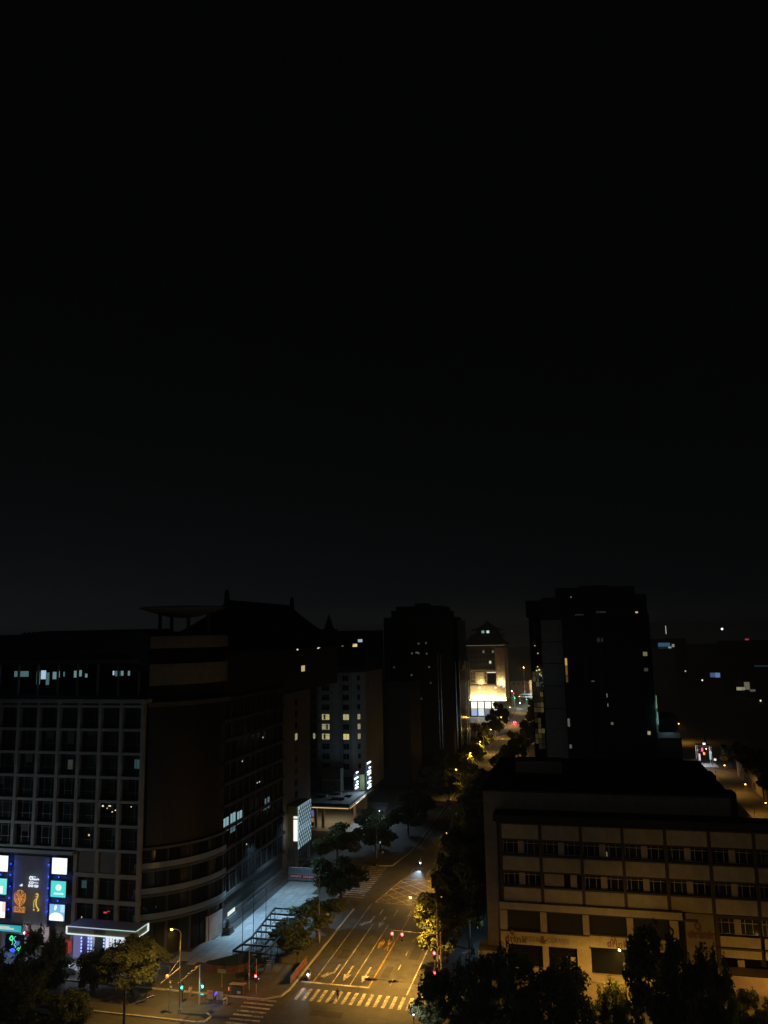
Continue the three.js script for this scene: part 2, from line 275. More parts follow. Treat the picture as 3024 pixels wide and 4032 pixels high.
  for (let i = 0; i < 28; i++) put(roof, 'tile_end', M.te ??= uvm(new THREE.SphereGeometry(0.3, 6, 4).scale(0.7, 1, 0.7)), M.roofTile, -107 + i * 0.98, 57.5, -133.8); delete M.te;
  part(office, 'roof', prism([[-107.8, -133.4], [-128, -136], [-128, -170], [-107.8, -170]], 52.2, 56.9), M.roofTile);
  // lower storeys right of the shop signs
  for (const [y, h] of [[14.1, 0.75], [9.7, 0.75]]) part(office, 'facade_beam', box(-90.9, -77.5, y - h / 2, y + h / 2, -130.7, -129.95), M.facing);
  for (const x of [-90.7, -86.3, -82.1, -77.9]) for (const [a, b] of [[5.2, 9.3], [10.1, 13.7], [14.5, 18.1]]) part(office, 'facade_pier', box(x - 0.35, x + 0.35, a, b, -130.7, -130.02), M.facing);
  const lp = cbox(3.6, 3.5, 0.06), lf = merge([cbox(0.07, 3.5, 0.1), cbox(3.6, 0.07, 0.1).translate(0, 1.1, 0)]);
  for (const x of [-88.5, -84.2, -80]) for (const y of [7.4, 11.9, 16.2]) { if (y > 15 && x < -83) continue; const w = put(office, 'window', lp, M.glass[1], x, y, -130.75); local(w, 'window_frame', lf, M.frame, 0, 0, 0.05); }
  part(office, 'blank_panel', box(-90.2, -82.6, 14.5, 18.0, -130.6, -130.2), M.wallBrown);
  part(office, 'lit_window', box(-89.6, -88.6, 11.6, 12.9, -130.71, -130.69), glow(0.02, 0.045, 0.05)); part(office, 'room_light', box(-84.9, -84.2, 7.6, 7.85, -130.71, -130.68), glow(0.7, 0.05, 0.05)); part(office, 'room_light', box(-84.2, -83.7, 7.85, 8.05, -130.71, -130.68), glow(0.35, 0.03, 0.03)); part(office, 'room_light', box(-89.4, -89.25, 6.5, 6.8, -130.71, -130.68), glow(0.8, 0.5, 0.3));
  // shop storeys at the street corner
  part(office, 'sign_wall', box(-112, -91.2, 4.9, 17.4, -131, -130.3), M.darkStone);
  part(office, 'sign_panel', box(-103.4, -95.9, 5.2, 16.8, -130.3, -129.9), mat(0.16, 0.14, 0.13, { map: T.stone }));
  part(office, 'sign_cornice', box(-112, -91.0, 17.4, 18.0, -131, -129.5), M.gridStone);
  part(office, 'shop_wall', box(-112, -90.9, 0, 4.9, -131, -130.4), mat(0.2, 0.15, 0.14, { map: T.plaster }));
  for (const x of [-104.9, -100.2, -95.7]) part(office, 'shop_pier', box(x - 0.4, x + 0.4, 0, 4.9, -130.4, -129.9), mat(0.3, 0.2, 0.2, { map: T.plaster }));
  // round corner tower
  const arc = (r, a0, a1, n) => [...Array(n + 1)].map((_, i) => { const a = a0 + (a1 - a0) * i / n; return [-85 + r * Math.cos(a), -146 + r * Math.sin(a)]; });
  const ring = (r0, r1, y0, y1, a0 = -0.02, a1 = 1.1, n = 18) => prism([...arc(r1, a0, a1, n), ...arc(r0, a1, a0, n)], y0, y1);
  part(office, 'tower_glass', ring(15.2, 15.9, 18.9, 43.4, 0, 1.09), mat(0.006, 0.006, 0.007, { roughness: 0.55 }));
  for (const y of [6.3, 10.6, 14.85, 18.6]) part(office, 'tower_rim', ring(15.3, 16.6, y - 0.22, y + 0.22, 0, 1.22), M.rim);
  for (const [a, b] of [[0.2, 5.98], [6.62, 10.28], [10.92, 14.53], [15.17, 18.28]]) {
    for (let i = 0; i < 8; i++) part(office, 'tower_window', ring(15.5, 15.8, a, b, 0.02 + i * 0.137, 0.02 + (i + 1) * 0.137 - 0.012, 3), M.glass[i % 3]);
    for (let i = 0; i < 8; i += 2) { const q = 0.02 + i * 0.137; put(office, 'tower_pier', M.tp?.[a] ?? ((M.tp ??= {})[a] = cbox(0.4, b - a, 0.4)), M.darkStone, -85 + 15.95 * Math.cos(q), (a + b) / 2, -146 + 15.95 * Math.sin(q)); }
    if (a > 6) part(office, 'tower_railing', ring(16.5, 16.56, a, a + 1.0, 0, 1.2), M.frosted);
  }
  delete M.tp;
  part(office, 'tower_rim', ring(14, 16.9, 43.45, 44.3), M.rim);
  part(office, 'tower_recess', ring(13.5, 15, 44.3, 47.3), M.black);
  part(office, 'tower_band', ring(14, 16.2, 47.3, 51.2), M.bandStone);
  part(office, 'tower_band', ring(14, 16.2, 54.1, 56.4), M.bandStone);
  for (let i = 0; i < 7; i++) part(office, 'tower_louvre', ring(15.2, 15.9, 51.35 + i * 0.4, 51.45 + i * 0.4), M.darkSteel);
  part(office, 'tower_drum', prism([...arc(15.2, -0.02, 1.12, 18), [-90, -134], [-92, -146]], 50, 57.2), M.black);
  const disc = new THREE.LatheGeometry([[0.01, -1.9], [3, -1.6], [6, -0.75], [8.3, 0.0], [8.5, 0.12], [8.2, 0.2], [4, 0.42], [0.01, 0.5]].map(([x, y]) => new THREE.Vector2(x, y)), 40);
  part(office, 'roof_disc', disc.translate(-75.2, 61.75, -139.5), M.darkStone);
  for (const [dx, dz] of [[-3.6, 2.6], [-2.2, 0.6], [2.6, 2.8], [4.6, -1.5]]) part(office, 'disc_column', new THREE.CylinderGeometry(0.36, 0.36, 4.6, 10).translate(-75.2 + dx, 59, -139.5 + dz), M.darkStone);
  // long side along the forecourt
  part(office, 'core_wall', box(-95, -69.5, 0, 53, -178.6, -146.3), M.black);
  const sideP = cbox(0.06, 3.5, 2.9), mulS = merge([cbox(0.1, 3.5, 0.07).translate(0, 0, 0), cbox(0.1, 0.07, 2.9).translate(0, 0.9, 0)]);
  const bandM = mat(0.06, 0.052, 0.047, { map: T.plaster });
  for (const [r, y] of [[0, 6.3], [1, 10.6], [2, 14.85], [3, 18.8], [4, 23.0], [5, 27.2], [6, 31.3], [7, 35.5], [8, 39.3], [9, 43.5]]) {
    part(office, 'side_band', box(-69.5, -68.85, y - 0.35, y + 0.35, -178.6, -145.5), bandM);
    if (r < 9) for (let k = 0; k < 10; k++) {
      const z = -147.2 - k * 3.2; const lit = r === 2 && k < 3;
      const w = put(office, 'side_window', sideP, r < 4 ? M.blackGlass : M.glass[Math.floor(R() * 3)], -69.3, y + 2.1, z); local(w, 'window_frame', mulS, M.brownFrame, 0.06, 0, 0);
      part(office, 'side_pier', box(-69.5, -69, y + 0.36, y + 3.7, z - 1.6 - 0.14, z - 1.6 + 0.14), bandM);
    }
  }
  const cool = glow(0.22, 0.36, 0.4), cool2 = glow(0.07, 0.13, 0.16);
  for (const [z, y0, y1, m] of [[-147.2, 18.2, 20.7, cool], [-150.4, 18.2, 20.9, cool], [-153.6, 18.2, 20.6, cool], [-150.4, 17.3, 18.1, cool2], [-168.5, 18, 20.3, cool2]]) { const w = part(office, 'lit_window', box(-69.25, -69.2, y0, y1, z - 1.3, z + 1.3), m); part(w, 'window_frame', merge([box(-69.19, -69.14, y0, y1, z - 0.05, z + 0.05), box(-69.19, -69.14, y0 + 0.8, y0 + 0.86, z - 1.3, z + 1.3)]), M.frame); }
  for (const [z, y] of [[-155, 30.2], [-163, 24.4], [-164.2, 24.4], [-166, 33.6], [-157.6, 13.1]]) part(office, 'room_light', box(-69.25, -69.18, y, y + 0.22, z, z + 0.3), glow(0.7, 0.66, 0.55));
  part(office, 'lobby_plinth', box(-69.5, -68.95, 0.2, 1.9, -178.6, -146), mat(0.4, 0.43, 0.45, { roughness: 0.08, metalness: 0.8 })); part(office, 'lobby_lintel', box(-69.5, -68.8, 1.9, 2.5, -178.6, -152), M.darkStone);
  part(office, 'lobby_wall', ring(15.9, 16.15, 0.2, 4.6, 0.02, 0.34, 6), mat(0.5, 0.5, 0.5, { map: T.plaster }));
  part(office, 'lobby_sign', box(-68.9, -68.84, 2.3, 3.0, -151.2, -147.9), glow(0.75, 0.85, 0.8));
  // set-back wing beyond, with a column of windows
  part(office, 'wing_wall', box(-92, -71.8, 0, 41.6, -205, -179), M.wallBrown);
  const wp = cbox(0.05, 1.6, 1.6);
  for (let r = 0; r < 12; r++) { const w = put(office, 'wing_window', wp, r === 8 ? glow(0.3, 0.26, 0.13) : M.glass[r % 3], -71.77, 7.4 + r * 2.85, -194); }
  // hipped tile roof over the main block
  const ridge = [[-80, 64.1, -169], [-80, 64.1, -213]], E = [[-66.5, 52.8, -150], [-66.5, 52.8, -232], [-96, 52.8, -232], [-96, 52.8, -150]];
  const faces = []; const curve = (a, b, n = 6) => [...Array(n + 1)].map((_, i) => { const t = i / n; return [a[0] + (b[0] - a[0]) * t, a[1] + (b[1] - a[1]) * (t * 0.45 + 0.55 * t * t), a[2] + (b[2] - a[2]) * t]; });
  const strip = (e0, e1, r0, r1) => { const A = curve(e0, r0), B = curve(e1, r1); for (let i = 0; i < 6; i++) faces.push(A[i], B[i], B[i + 1], A[i], B[i + 1], A[i + 1]); };
  strip(E[1], E[0], ridge[1], ridge[0]); strip(E[3], E[2], ridge[0], ridge[1]); strip(E[0], E[3], ridge[0], ridge[0]); strip(E[2], E[1], ridge[1], ridge[1]);
  const hg = new THREE.BufferGeometry(); hg.setAttribute('position', new THREE.BufferAttribute(new Float32Array(faces.flat()), 3)); hg.computeVertexNormals();
  const hip = part(office, 'hip_roof', uvm(hg), M.roofTile);
  part(hip, 'ridge_beam', box(-80.4, -79.6, 63.9, 64.7, -213.5, -168.5), M.roofTile);
  for (const z of [-169.2, -212.8]) part(hip, 'ridge_ornament', uvm(merge([new THREE.BoxGeometry(0.8, 1.6, 1.2).translate(-80, 65.4, z), new THREE.CylinderGeometry(0.35, 0.6, 0.9, 6).translate(-80, 66.6, z)])), M.roofTile);
  part(office, 'main_block', box(-95.5, -72, 41.6, 53, -231, -178.6), M.black);
}
for (const [x, y, z, w, h] of [[-71.9, 46.5, -198.5, 1.6, 1.6]]) part(office, 'lit_window', box(-71.97, -71.9, y, y + 1.5, z - 2.6, z), glow(0.5, 0.42, 0.2));
for (const [z, y] of [[-196, 52.2], [-213, 52.2], [-214, 52.4]]) part(office, 'room_light', box(-71.98, -71.9, y, y + 0.4, z, z + 1), glow(0.9, 0.85, 0.65));

// ---------------------------------------------------------------- illuminated signs on the office building
const canvasTex = (w, h, draw) => { const c = document.createElement('canvas'); c.width = w; c.height = h; draw(c.getContext('2d'), w, h); const t = new THREE.CanvasTexture(c); t.colorSpace = THREE.SRGBColorSpace; return t; };
const lit = (t, k = 1) => new THREE.MeshStandardMaterial({ color: C(0.02, 0.02, 0.02), roughness: 0.5, emissive: C(1, 1, 1), emissiveMap: t, emissiveIntensity: k });
function lightbox(x, y, w, h, t, label, color, nits, k = 1.5) {
  const o = thing('lightbox_sign', label, 'sign', x, -129.9, 0, 'square light boxes on the shop wall');
  local(o, 'sign_case', cbox(w + 0.16, h + 0.16, 0.3), M.darkSteel, 0, y, 0.16); local(o, 'sign_face', new THREE.PlaneGeometry(w, h), lit(t, k), 0, y, 0.325);
  panelLight(o, color, nits * 2, w, h, 0, y, 0.35);
}
const tWhite = canvasTex(128, 128, (c) => { c.fillStyle = '#e6eaee'; c.fillRect(0, 0, 128, 128); c.strokeStyle = '#c0dcdd'; c.lineWidth = 5; c.strokeRect(18, 14, 26, 34); c.fillStyle = '#c6e2df'; c.fillRect(98, 72, 26, 18); c.fillRect(92, 98, 16, 12); c.fillStyle = '#dbe9ea'; c.beginPath(); c.moveTo(0, 128); c.lineTo(0, 70); c.lineTo(50, 20); c.lineTo(62, 20); c.lineTo(0, 96); c.fill(); });
const tTeal = canvasTex(128, 128, (c) => { c.fillStyle = '#3fb9b2'; c.fillRect(0, 0, 128, 128); c.fillStyle = '#c9d6d2'; c.beginPath(); c.arc(66, 52, 26, 0, 7); c.fill(); c.fillStyle = '#8ccac3'; c.font = 'bold 30px sans-serif'; c.fillText('S', 56, 63); c.fillStyle = '#b9dcd6'; for (let i = 0; i < 6; i++) c.fillRect(28 + i * 14, 92, 11, 16); });
const tBlue = canvasTex(128, 128, (c) => { c.fillStyle = '#6f9fc4'; c.fillRect(0, 0, 128, 128); c.fillStyle = '#e3edf2'; c.beginPath(); c.ellipse(58, 112, 62, 48, 0, 0, 7); c.fill(); c.fillStyle = '#d6e6ee'; c.beginPath(); c.ellipse(50, 26, 10, 22, 0.2, 0, 7); c.fill(); c.fillStyle = '#9cc4e0'; c.fillRect(92, 0, 36, 60); });
const tPlain = canvasTex(64, 64, (c) => { c.fillStyle = '#e8ecf0'; c.fillRect(0, 0, 64, 64); });
const tPink = canvasTex(64, 64, (c) => { c.fillStyle = '#f0e2df'; c.fillRect(0, 0, 64, 64); c.fillStyle = '#e0b9b2'; c.fillRect(50, 0, 14, 40); });
const tTealPale = canvasTex(64, 64, (c) => { c.fillStyle = '#5cc2bb'; c.fillRect(0, 0, 64, 64); c.fillStyle = '#d2e5e2'; c.fillRect(0, 30, 48, 30); });
lightbox(-93.55, 15.44, 3.1, 2.75, tWhite, 'white square light box, top of the right-hand stack above the shops', C(0.85, 0.95, 1), 0.8);
lightbox(-93.6, 11.5, 3.1, 2.75, tTeal, 'teal square light box with a pale disc on the shop wall', C(0.3, 1, 0.95), 0.5);
lightbox(-93.65, 7.52, 3.1, 2.75, tBlue, 'pale blue square light box nearest above the white canopy', C(0.6, 0.8, 1), 0.7);
lightbox(-106.05, 15.3, 3.1, 2.75, tPlain, 'plain white square light box at the left edge, topmost', C(0.85, 0.95, 1), 0.8);
lightbox(-106.05, 11.3, 3.1, 2.75, tTealPale, 'pale teal square light box at the left edge, middle one', C(0.35, 1, 0.95), 0.5);
lightbox(-106.1, 7.3, 3.1, 2.75, tPink, 'pinkish white square light box at the left edge, lowest', C(1, 0.9, 0.88), 0.7);
const blueLed = glow(0.02, 0.06, 1.6, 1.2);
{
  const pts = [[-103.85, 15.33], [-103.85, 13.39], [-103.85, 11.41], [-103.85, 9.43], [-103.9, 7.42], [-95.75, 15.56], [-95.75, 13.51], [-95.75, 11.55], [-95.75, 9.52], [-95.75, 7.58], [-93.61, 13.55], [-93.6, 9.52], [-106, 13.35], [-106, 9.3]];
  pts.forEach(([x, y], i) => {
    const o = thing('spot_light', i < 10 ? ['topmost', 'second', 'third', 'fourth', 'lowest'][i % 5] + ' of five small blue spot lights ' + (i < 5 ? 'left' : 'right') + ' of the neon panel' : ['upper', 'lower'][i % 2] + ' small blue spot light between light boxes ' + (i < 12 ? 'of the right stack' : 'at the left edge'), 'light', x, -129.9, 0, 'blue spot lights on the shop wall');
    local(o, 'light_case', cbox(0.3, 0.3, 0.2), M.darkSteel, 0, y, 0.1); local(o, 'light_bulb', new THREE.SphereGeometry(0.14, 8, 6), blueLed, 0, y, 0.26); lamp(o, C(0.05, 0.12, 1), 5, 0, y, 0.5, 0.05);
  });
}
{ // orange emblem: a plant-like crest of curled tubes over a line of characters
  const em = thing('neon_emblem', 'orange neon emblem with a leafy crest above small lettering', 'sign', -101.7, -129.9), orange = glow(1.0, 0.38, 0.06, 0.75);
  const tb = (pts) => local(em, 'neon_tube', tube(pts.map(([x, y]) => [x, y, 0.12]), 0.045, 18, 5), orange);
  for (const s of [-1, 1]) {
    tb([[0.04 * s, 8.05], [0.1 * s, 8.7], [0.22 * s, 9.3], [0.12 * s, 9.9], [0.3 * s, 10.35], [0.1 * s, 10.9]]); tb([[0.08 * s, 8.1], [0.5 * s, 8.35], [0.95 * s, 8.75], [1.18 * s, 9.3], [1.2 * s, 9.85], [1.05 * s, 10.3], [0.8 * s, 10.2], [0.85 * s, 9.95]]);
    tb([[0.2 * s, 8.4], [0.6 * s, 8.8], [0.72 * s, 9.2], [0.5 * s, 9.4], [0.42 * s, 9.15]]); tb([[0.75 * s, 8.7], [1.0 * s, 9.1], [0.9 * s, 9.4], [0.75 * s, 9.25]]); tb([[0.95 * s, 9.5], [0.85 * s, 9.9], [0.6 * s, 10.1], [0.55 * s, 9.75], [0.72 * s, 9.7]]); tb([[0.5 * s, 10.2], [0.62 * s, 10.55], [0.4 * s, 10.75], [0.25 * s, 10.55]]); tb([[0.36 * s, 8.9], [0.3 * s, 9.6], [0.45 * s, 10.0]]);
  }
  tb([[0, 8.3], [0, 9.6]]);
  for (const x of [-0.85, 0, 0.85]) { tb([[x - 0.3, 7.9], [x + 0.28, 7.9], [x + 0.28, 7.4], [x - 0.28, 7.4], [x - 0.28, 7.85]]); tb([[x, 8], [x, 7.35]]); }
  tb([[-1.2, 7.1], [1.15, 7.1]]); for (let i = 0; i < 9; i++) tb([[-1.1 + i * 0.27, 6.95], [-1.05 + i * 0.27, 7.25]]);
  lamp(em, C(1, 0.45, 0.1), 3, 0, 9, 0.8, 0.5);
  const fg = thing('neon_figure', 'yellow neon outline of a curved standing figure on the dark panel', 'sign', -98.3, -129.9), yel = glow(1.0, 0.7, 0.1, 0.8);
  const ty = (pts, r = 0.08) => local(fg, 'neon_tube', tube(pts.map(([x, y]) => [x, y, 0.12]), r, 20, 5), yel);
  ty([[-0.05, 10.25], [0.2, 10.45], [0.38, 10.2], [0.3, 9.8], [0.12, 9.4], [0.05, 8.7], [0.2, 8.2], [0.6, 7.75], [0.75, 7.55], [0.4, 7.5]], 0.1); ty([[-0.05, 9.95], [0.02, 9.85]], 0.1); ty([[-0.1, 9.5], [-0.35, 9.1], [-0.42, 8.6], [-0.38, 8.0]], 0.05); ty([[-0.45, 7.75], [-0.25, 7.5]], 0.1);
  lamp(fg, C(1, 0.7, 0.15), 2.5, 0, 9, 0.8, 0.5);
  const sc = thing('neon_lettering', 'white neon script lettering in three lines above the yellow figure', 'sign', -98.9, -129.9), wn = glow(0.75, 0.85, 1, 1.1);
  const tw = (pts, r = 0.06) => local(sc, 'neon_tube', tube(pts.map(([x, y]) => [x, y, 0.12]), r, 30, 5), wn);
  tw([[-0.55, 13.15], [-0.85, 13.3], [-0.95, 12.95], [-0.7, 12.7], [-0.35, 12.95], [-0.45, 13.35], [-0.3, 12.75], [0, 12.95], [0.1, 12.7], [0.4, 12.95], [0.5, 12.7], [0.8, 12.95], [1.0, 12.75]], 0.1); tw([[-0.5, 13.3], [0.35, 13.25]]);
  tw([[-1.0, 12.1], [-0.75, 12.4], [-0.95, 12.4], [-0.95, 12.1], [-0.5, 12.1], [-0.5, 12.4], [-0.2, 12.4], [-0.2, 12.1], [-0.45, 12.1]]); tw([[-0.1, 12.25], [0.9, 12.25]]);
  for (const x of [-0.95, -0.35, 0.35, 0.7]) tw([[x - 0.15, 11.55], [x + 0.15, 11.55], [x + 0.15, 11.8], [x - 0.15, 11.8], [x - 0.15, 11.57]], 0.08);
  const dot = thing('neon_mark', 'small white neon mark above the orange emblem', 'sign', -101.55, -129.9); local(dot, 'neon_tube', tube([[-0.3, 11.65, 0.12], [-0.05, 11.6, 0.12], [0.12, 11.9, 0.12], [0.15, 11.5, 0.12], [0.0, 11.75, 0.12]], 0.09, 16, 5), wn);
  lamp(sc, C(0.7, 0.85, 1), 3, 0, 12.4, 0.9, 0.4);
}
{ // strip signs over the shops
  const t = canvasTex(512, 96, (c) => { c.fillStyle = '#2fb9bd'; c.fillRect(0, 0, 512, 96); c.fillStyle = '#d5e2e0'; c.beginPath(); c.roundRect(40, 20, 290, 30, 14); c.roundRect(40, 38, 360, 30, 14); c.fill(); c.fillStyle = '#86d3d0'; c.fillRect(400, 66, 60, 10); });
  const o = thing('strip_sign', 'long teal illuminated shop sign with white lettering at the left edge', 'sign', -104.2, -129.9); local(o, 'sign_case', cbox(7.1, 1.3, 0.5), M.darkSteel, 0, 4.3, 0.26); local(o, 'sign_face', new THREE.PlaneGeometry(6.9, 1.15), lit(t, 0.8), 0, 4.3, 0.52); panelLight(o, C(0.2, 0.9, 1), 0.8, 6.9, 1.1, 0, 4.3, 0.55);
  const t2 = canvasTex(256, 48, (c) => { c.fillStyle = '#5a0008'; c.fillRect(0, 0, 256, 48); c.strokeStyle = '#ff3040'; c.lineWidth = 4; for (let i = 0; i < 8; i++) { const x = 14 + i * 30; c.beginPath(); c.moveTo(x, 10); c.lineTo(x + 20, 10); c.moveTo(x + 10, 6); c.lineTo(x + 10, 42); c.moveTo(x, 24); c.lineTo(x + 20, 24); c.moveTo(x + 10, 26); c.lineTo(x, 42); c.moveTo(x + 10, 26); c.lineTo(x + 20, 42); c.stroke(); } });
  const r = thing('led_sign', 'red LED scrolling text sign between two white lamps', 'sign', -98.3, -129.4); local(r, 'sign_case', cbox(3.1, 0.66, 0.25), M.darkSteel, 0, 3.7, 0); local(r, 'led_display', new THREE.PlaneGeometry(2.95, 0.55), lit(t2, 1.6), 0, 3.7, 0.14); panelLight(r, C(1, 0.05, 0.06), 1.5, 2.9, 0.5, 0, 3.7, 0.17);
  for (const x of [-1.85, 1.85]) { const l = thing('wall_lamp', x < 0 ? 'bright white wall lamp left of the red LED sign' : 'bright white wall lamp right of the red LED sign', 'lamp', -98.3 + x, -129.5); local(l, 'lamp_bracket', cbox(0.15, 0.15, 0.6), M.darkSteel, 0, 3.75, -0.35); local(l, 'lamp_bulb', new THREE.SphereGeometry(0.22, 10, 8), glow(2, 2.2, 2.4), 0, 3.7, 0); lamp(l, WHITE, 16, 0, 3.7, 0, 0.2); }
  const n = thing('neon_window', 'green and blue neon squiggles in a shop window at the left edge', 'sign', -102.3, -129.9); local(n, 'window_pane', cbox(3.6, 3, 0.06), M.blackGlass, 0, 1.7, 0.05);
  const gr = glow(0.1, 1.2, 0.35, 0.9), bl = glow(0.05, 0.15, 1.8, 1), cy = glow(0.25, 0.8, 1.1, 0.7), tn = (pts, m, r = 0.05) => local(n, 'neon_tube', tube(pts.map(([x, y]) => [x, y, 0.15]), r, 24, 5), m);
  tn([[-1.1, 2.4], [-0.7, 2.9], [-0.4, 2.5], [-0.6, 2.2], [-1.0, 2.3]], gr, 0.12); tn([[-0.5, 2.1], [-0.4, 1.7], [-0.6, 1.4]], gr); tn([[0.2, 2.9], [-0.1, 2.7], [-0.1, 2.2], [0.3, 2.0], [0.1, 1.7], [-0.1, 1.4], [0.3, 1.2], [0.1, 0.9]], cy, 0.06); tn([[-0.9, 0.5], [-0.3, 0.7], [0.1, 0.4], [-0.4, 0.3], [-0.8, 0.5]], bl, 0.14); tn([[0.5, 0.7], [0.9, 1.0], [1.1, 0.8], [0.8, 0.5]], gr, 0.08); tn([[1.25, 0.9], [1.3, 1.6]], gr);
  lamp(n, C(0.15, 0.4, 1), 14, 0, 1.4, 0.8, 0.4);
}
{ // canopy edged with white light over the shop entrance
  const c = thing('shop_canopy', 'flat shop canopy edged with white LED tubes at the building corner', 'canopy', -82, -128);
  part(c, 'canopy_slab', box(-89.0, -75.5, 5.55, 6.75, -130.0, -126.1), mat(0.42, 0.43, 0.42, { roughness: 0.5 }));
  const letters = mat(0.08, 0.08, 0.09), led = glow(0.8, 0.95, 0.88, 1.0), led2 = glow(0.62, 0.66, 0.9, 0.8), led3 = glow(0.55, 0.85, 0.75, 0.75);
  for (let i = 0; i < 6; i++) { part(c, 'led_tube', box(-88.95 + i * 2.24, -86.79 + i * 2.24, 5.5, 5.66, -126.1, -125.95), led); part(c, 'led_tube', box(-88.95 + i * 2.24, -86.79 + i * 2.24, 6.72, 6.82, -126.1, -125.97), i < 3 ? led2 : led3); }
  part(c, 'led_tube', box(-89.1, -88.9, 5.6, 6.8, -126.12, -125.94), led);
  for (const [y, m] of [[5.56, led], [6.76, led3]]) part(c, 'led_tube', box(-75.5, -75.38, y, y + 0.13, -129.9, -126.1), m); part(c, 'led_tube', box(-75.5, -75.36, 5.6, 6.8, -129.95, -129.6), led);
  for (let i = 0; i < 3; i++) part(c, 'canopy_letter', merge([box(-83.6 + i * 0.75, -83.5 + i * 0.75, 5.85, 6.55, -126.06, -126.0), box(-83.5 + i * 0.75, -83.15 + i * 0.75, 6.45, 6.55, -126.06, -126.0), box(-83.5 + i * 0.75, -83.15 + i * 0.75, 5.85, 5.95, -126.06, -126.0), box(-83.15 + i * 0.75, -83.05 + i * 0.75, 5.85, 6.55, -126.06, -126.0)]), letters);
  for (const x of [-86.8, -82, -78]) { part(c, 'ceiling_light', box(x - 0.6, x + 0.6, 5.48, 5.54, -128.6, -127.9), glow(1.6, 1.7, 1.8)); panelLight(c, WHITE, 55, 1.2, 0.7, x + 82, 5.44, -0.25, [0, -1, 0]); }
  panelLight(c, WHITE, 0.5, 13, 0.2, -0.2, 5.6, 2.15, [0, 0, 1]); panelLight(c, WHITE, 1.2, 13, 0.4, -0.2, 5.42, 1.95, [0, -1, 0.2]);
  const s = thing('store_entrance', 'bright shop entrance under the white edged canopy', 'shop front', -84, -129.9);
  part(s, 'shop_wall', box(-91, -77.6, 0.1, 5.2, -130.4, -129.9), mat(0.35, 0.33, 0.4, { map: T.plaster }));
  const purple = glow(0.12, 0.12, 0.28), pale = glow(0.75, 0.82, 0.95), door = M.glass[1];
  for (const [a, b, m] of [[-90.2, -88.7, purple], [-88.4, -87.4, mat(0.05, 0.05, 0.2)], [-85.9, -84, door], [-83.7, -81.2, pale], [-81, -78.4, pale]]) part(s, 'shop_window', box(a, b, 0.2, 5.0, -129.88, -129.8), m);
  for (const x of [-83.0, -82.4, -81.8]) part(s, 'window_frame', box(x, x + 0.06, 0.2, 5, -129.78, -129.74), M.frame);
  for (const x of [-88.5, -87.1, -86.5, -84]) for (let i = 0; i < 7; i++) put(s, 'led_light', s.userData.led ??= cbox(0.22, 0.3, 0.08), s.userData.m ??= glow(0.55, 0.75, 1.7, 1), x, 1.4 + i * 0.55, -129.7); delete s.userData.led; delete s.userData.m;
  part(s, 'red_awning', box(-91.4, -90.3, 1.2, 3.2, -129.6, -128.4), M.red);
}
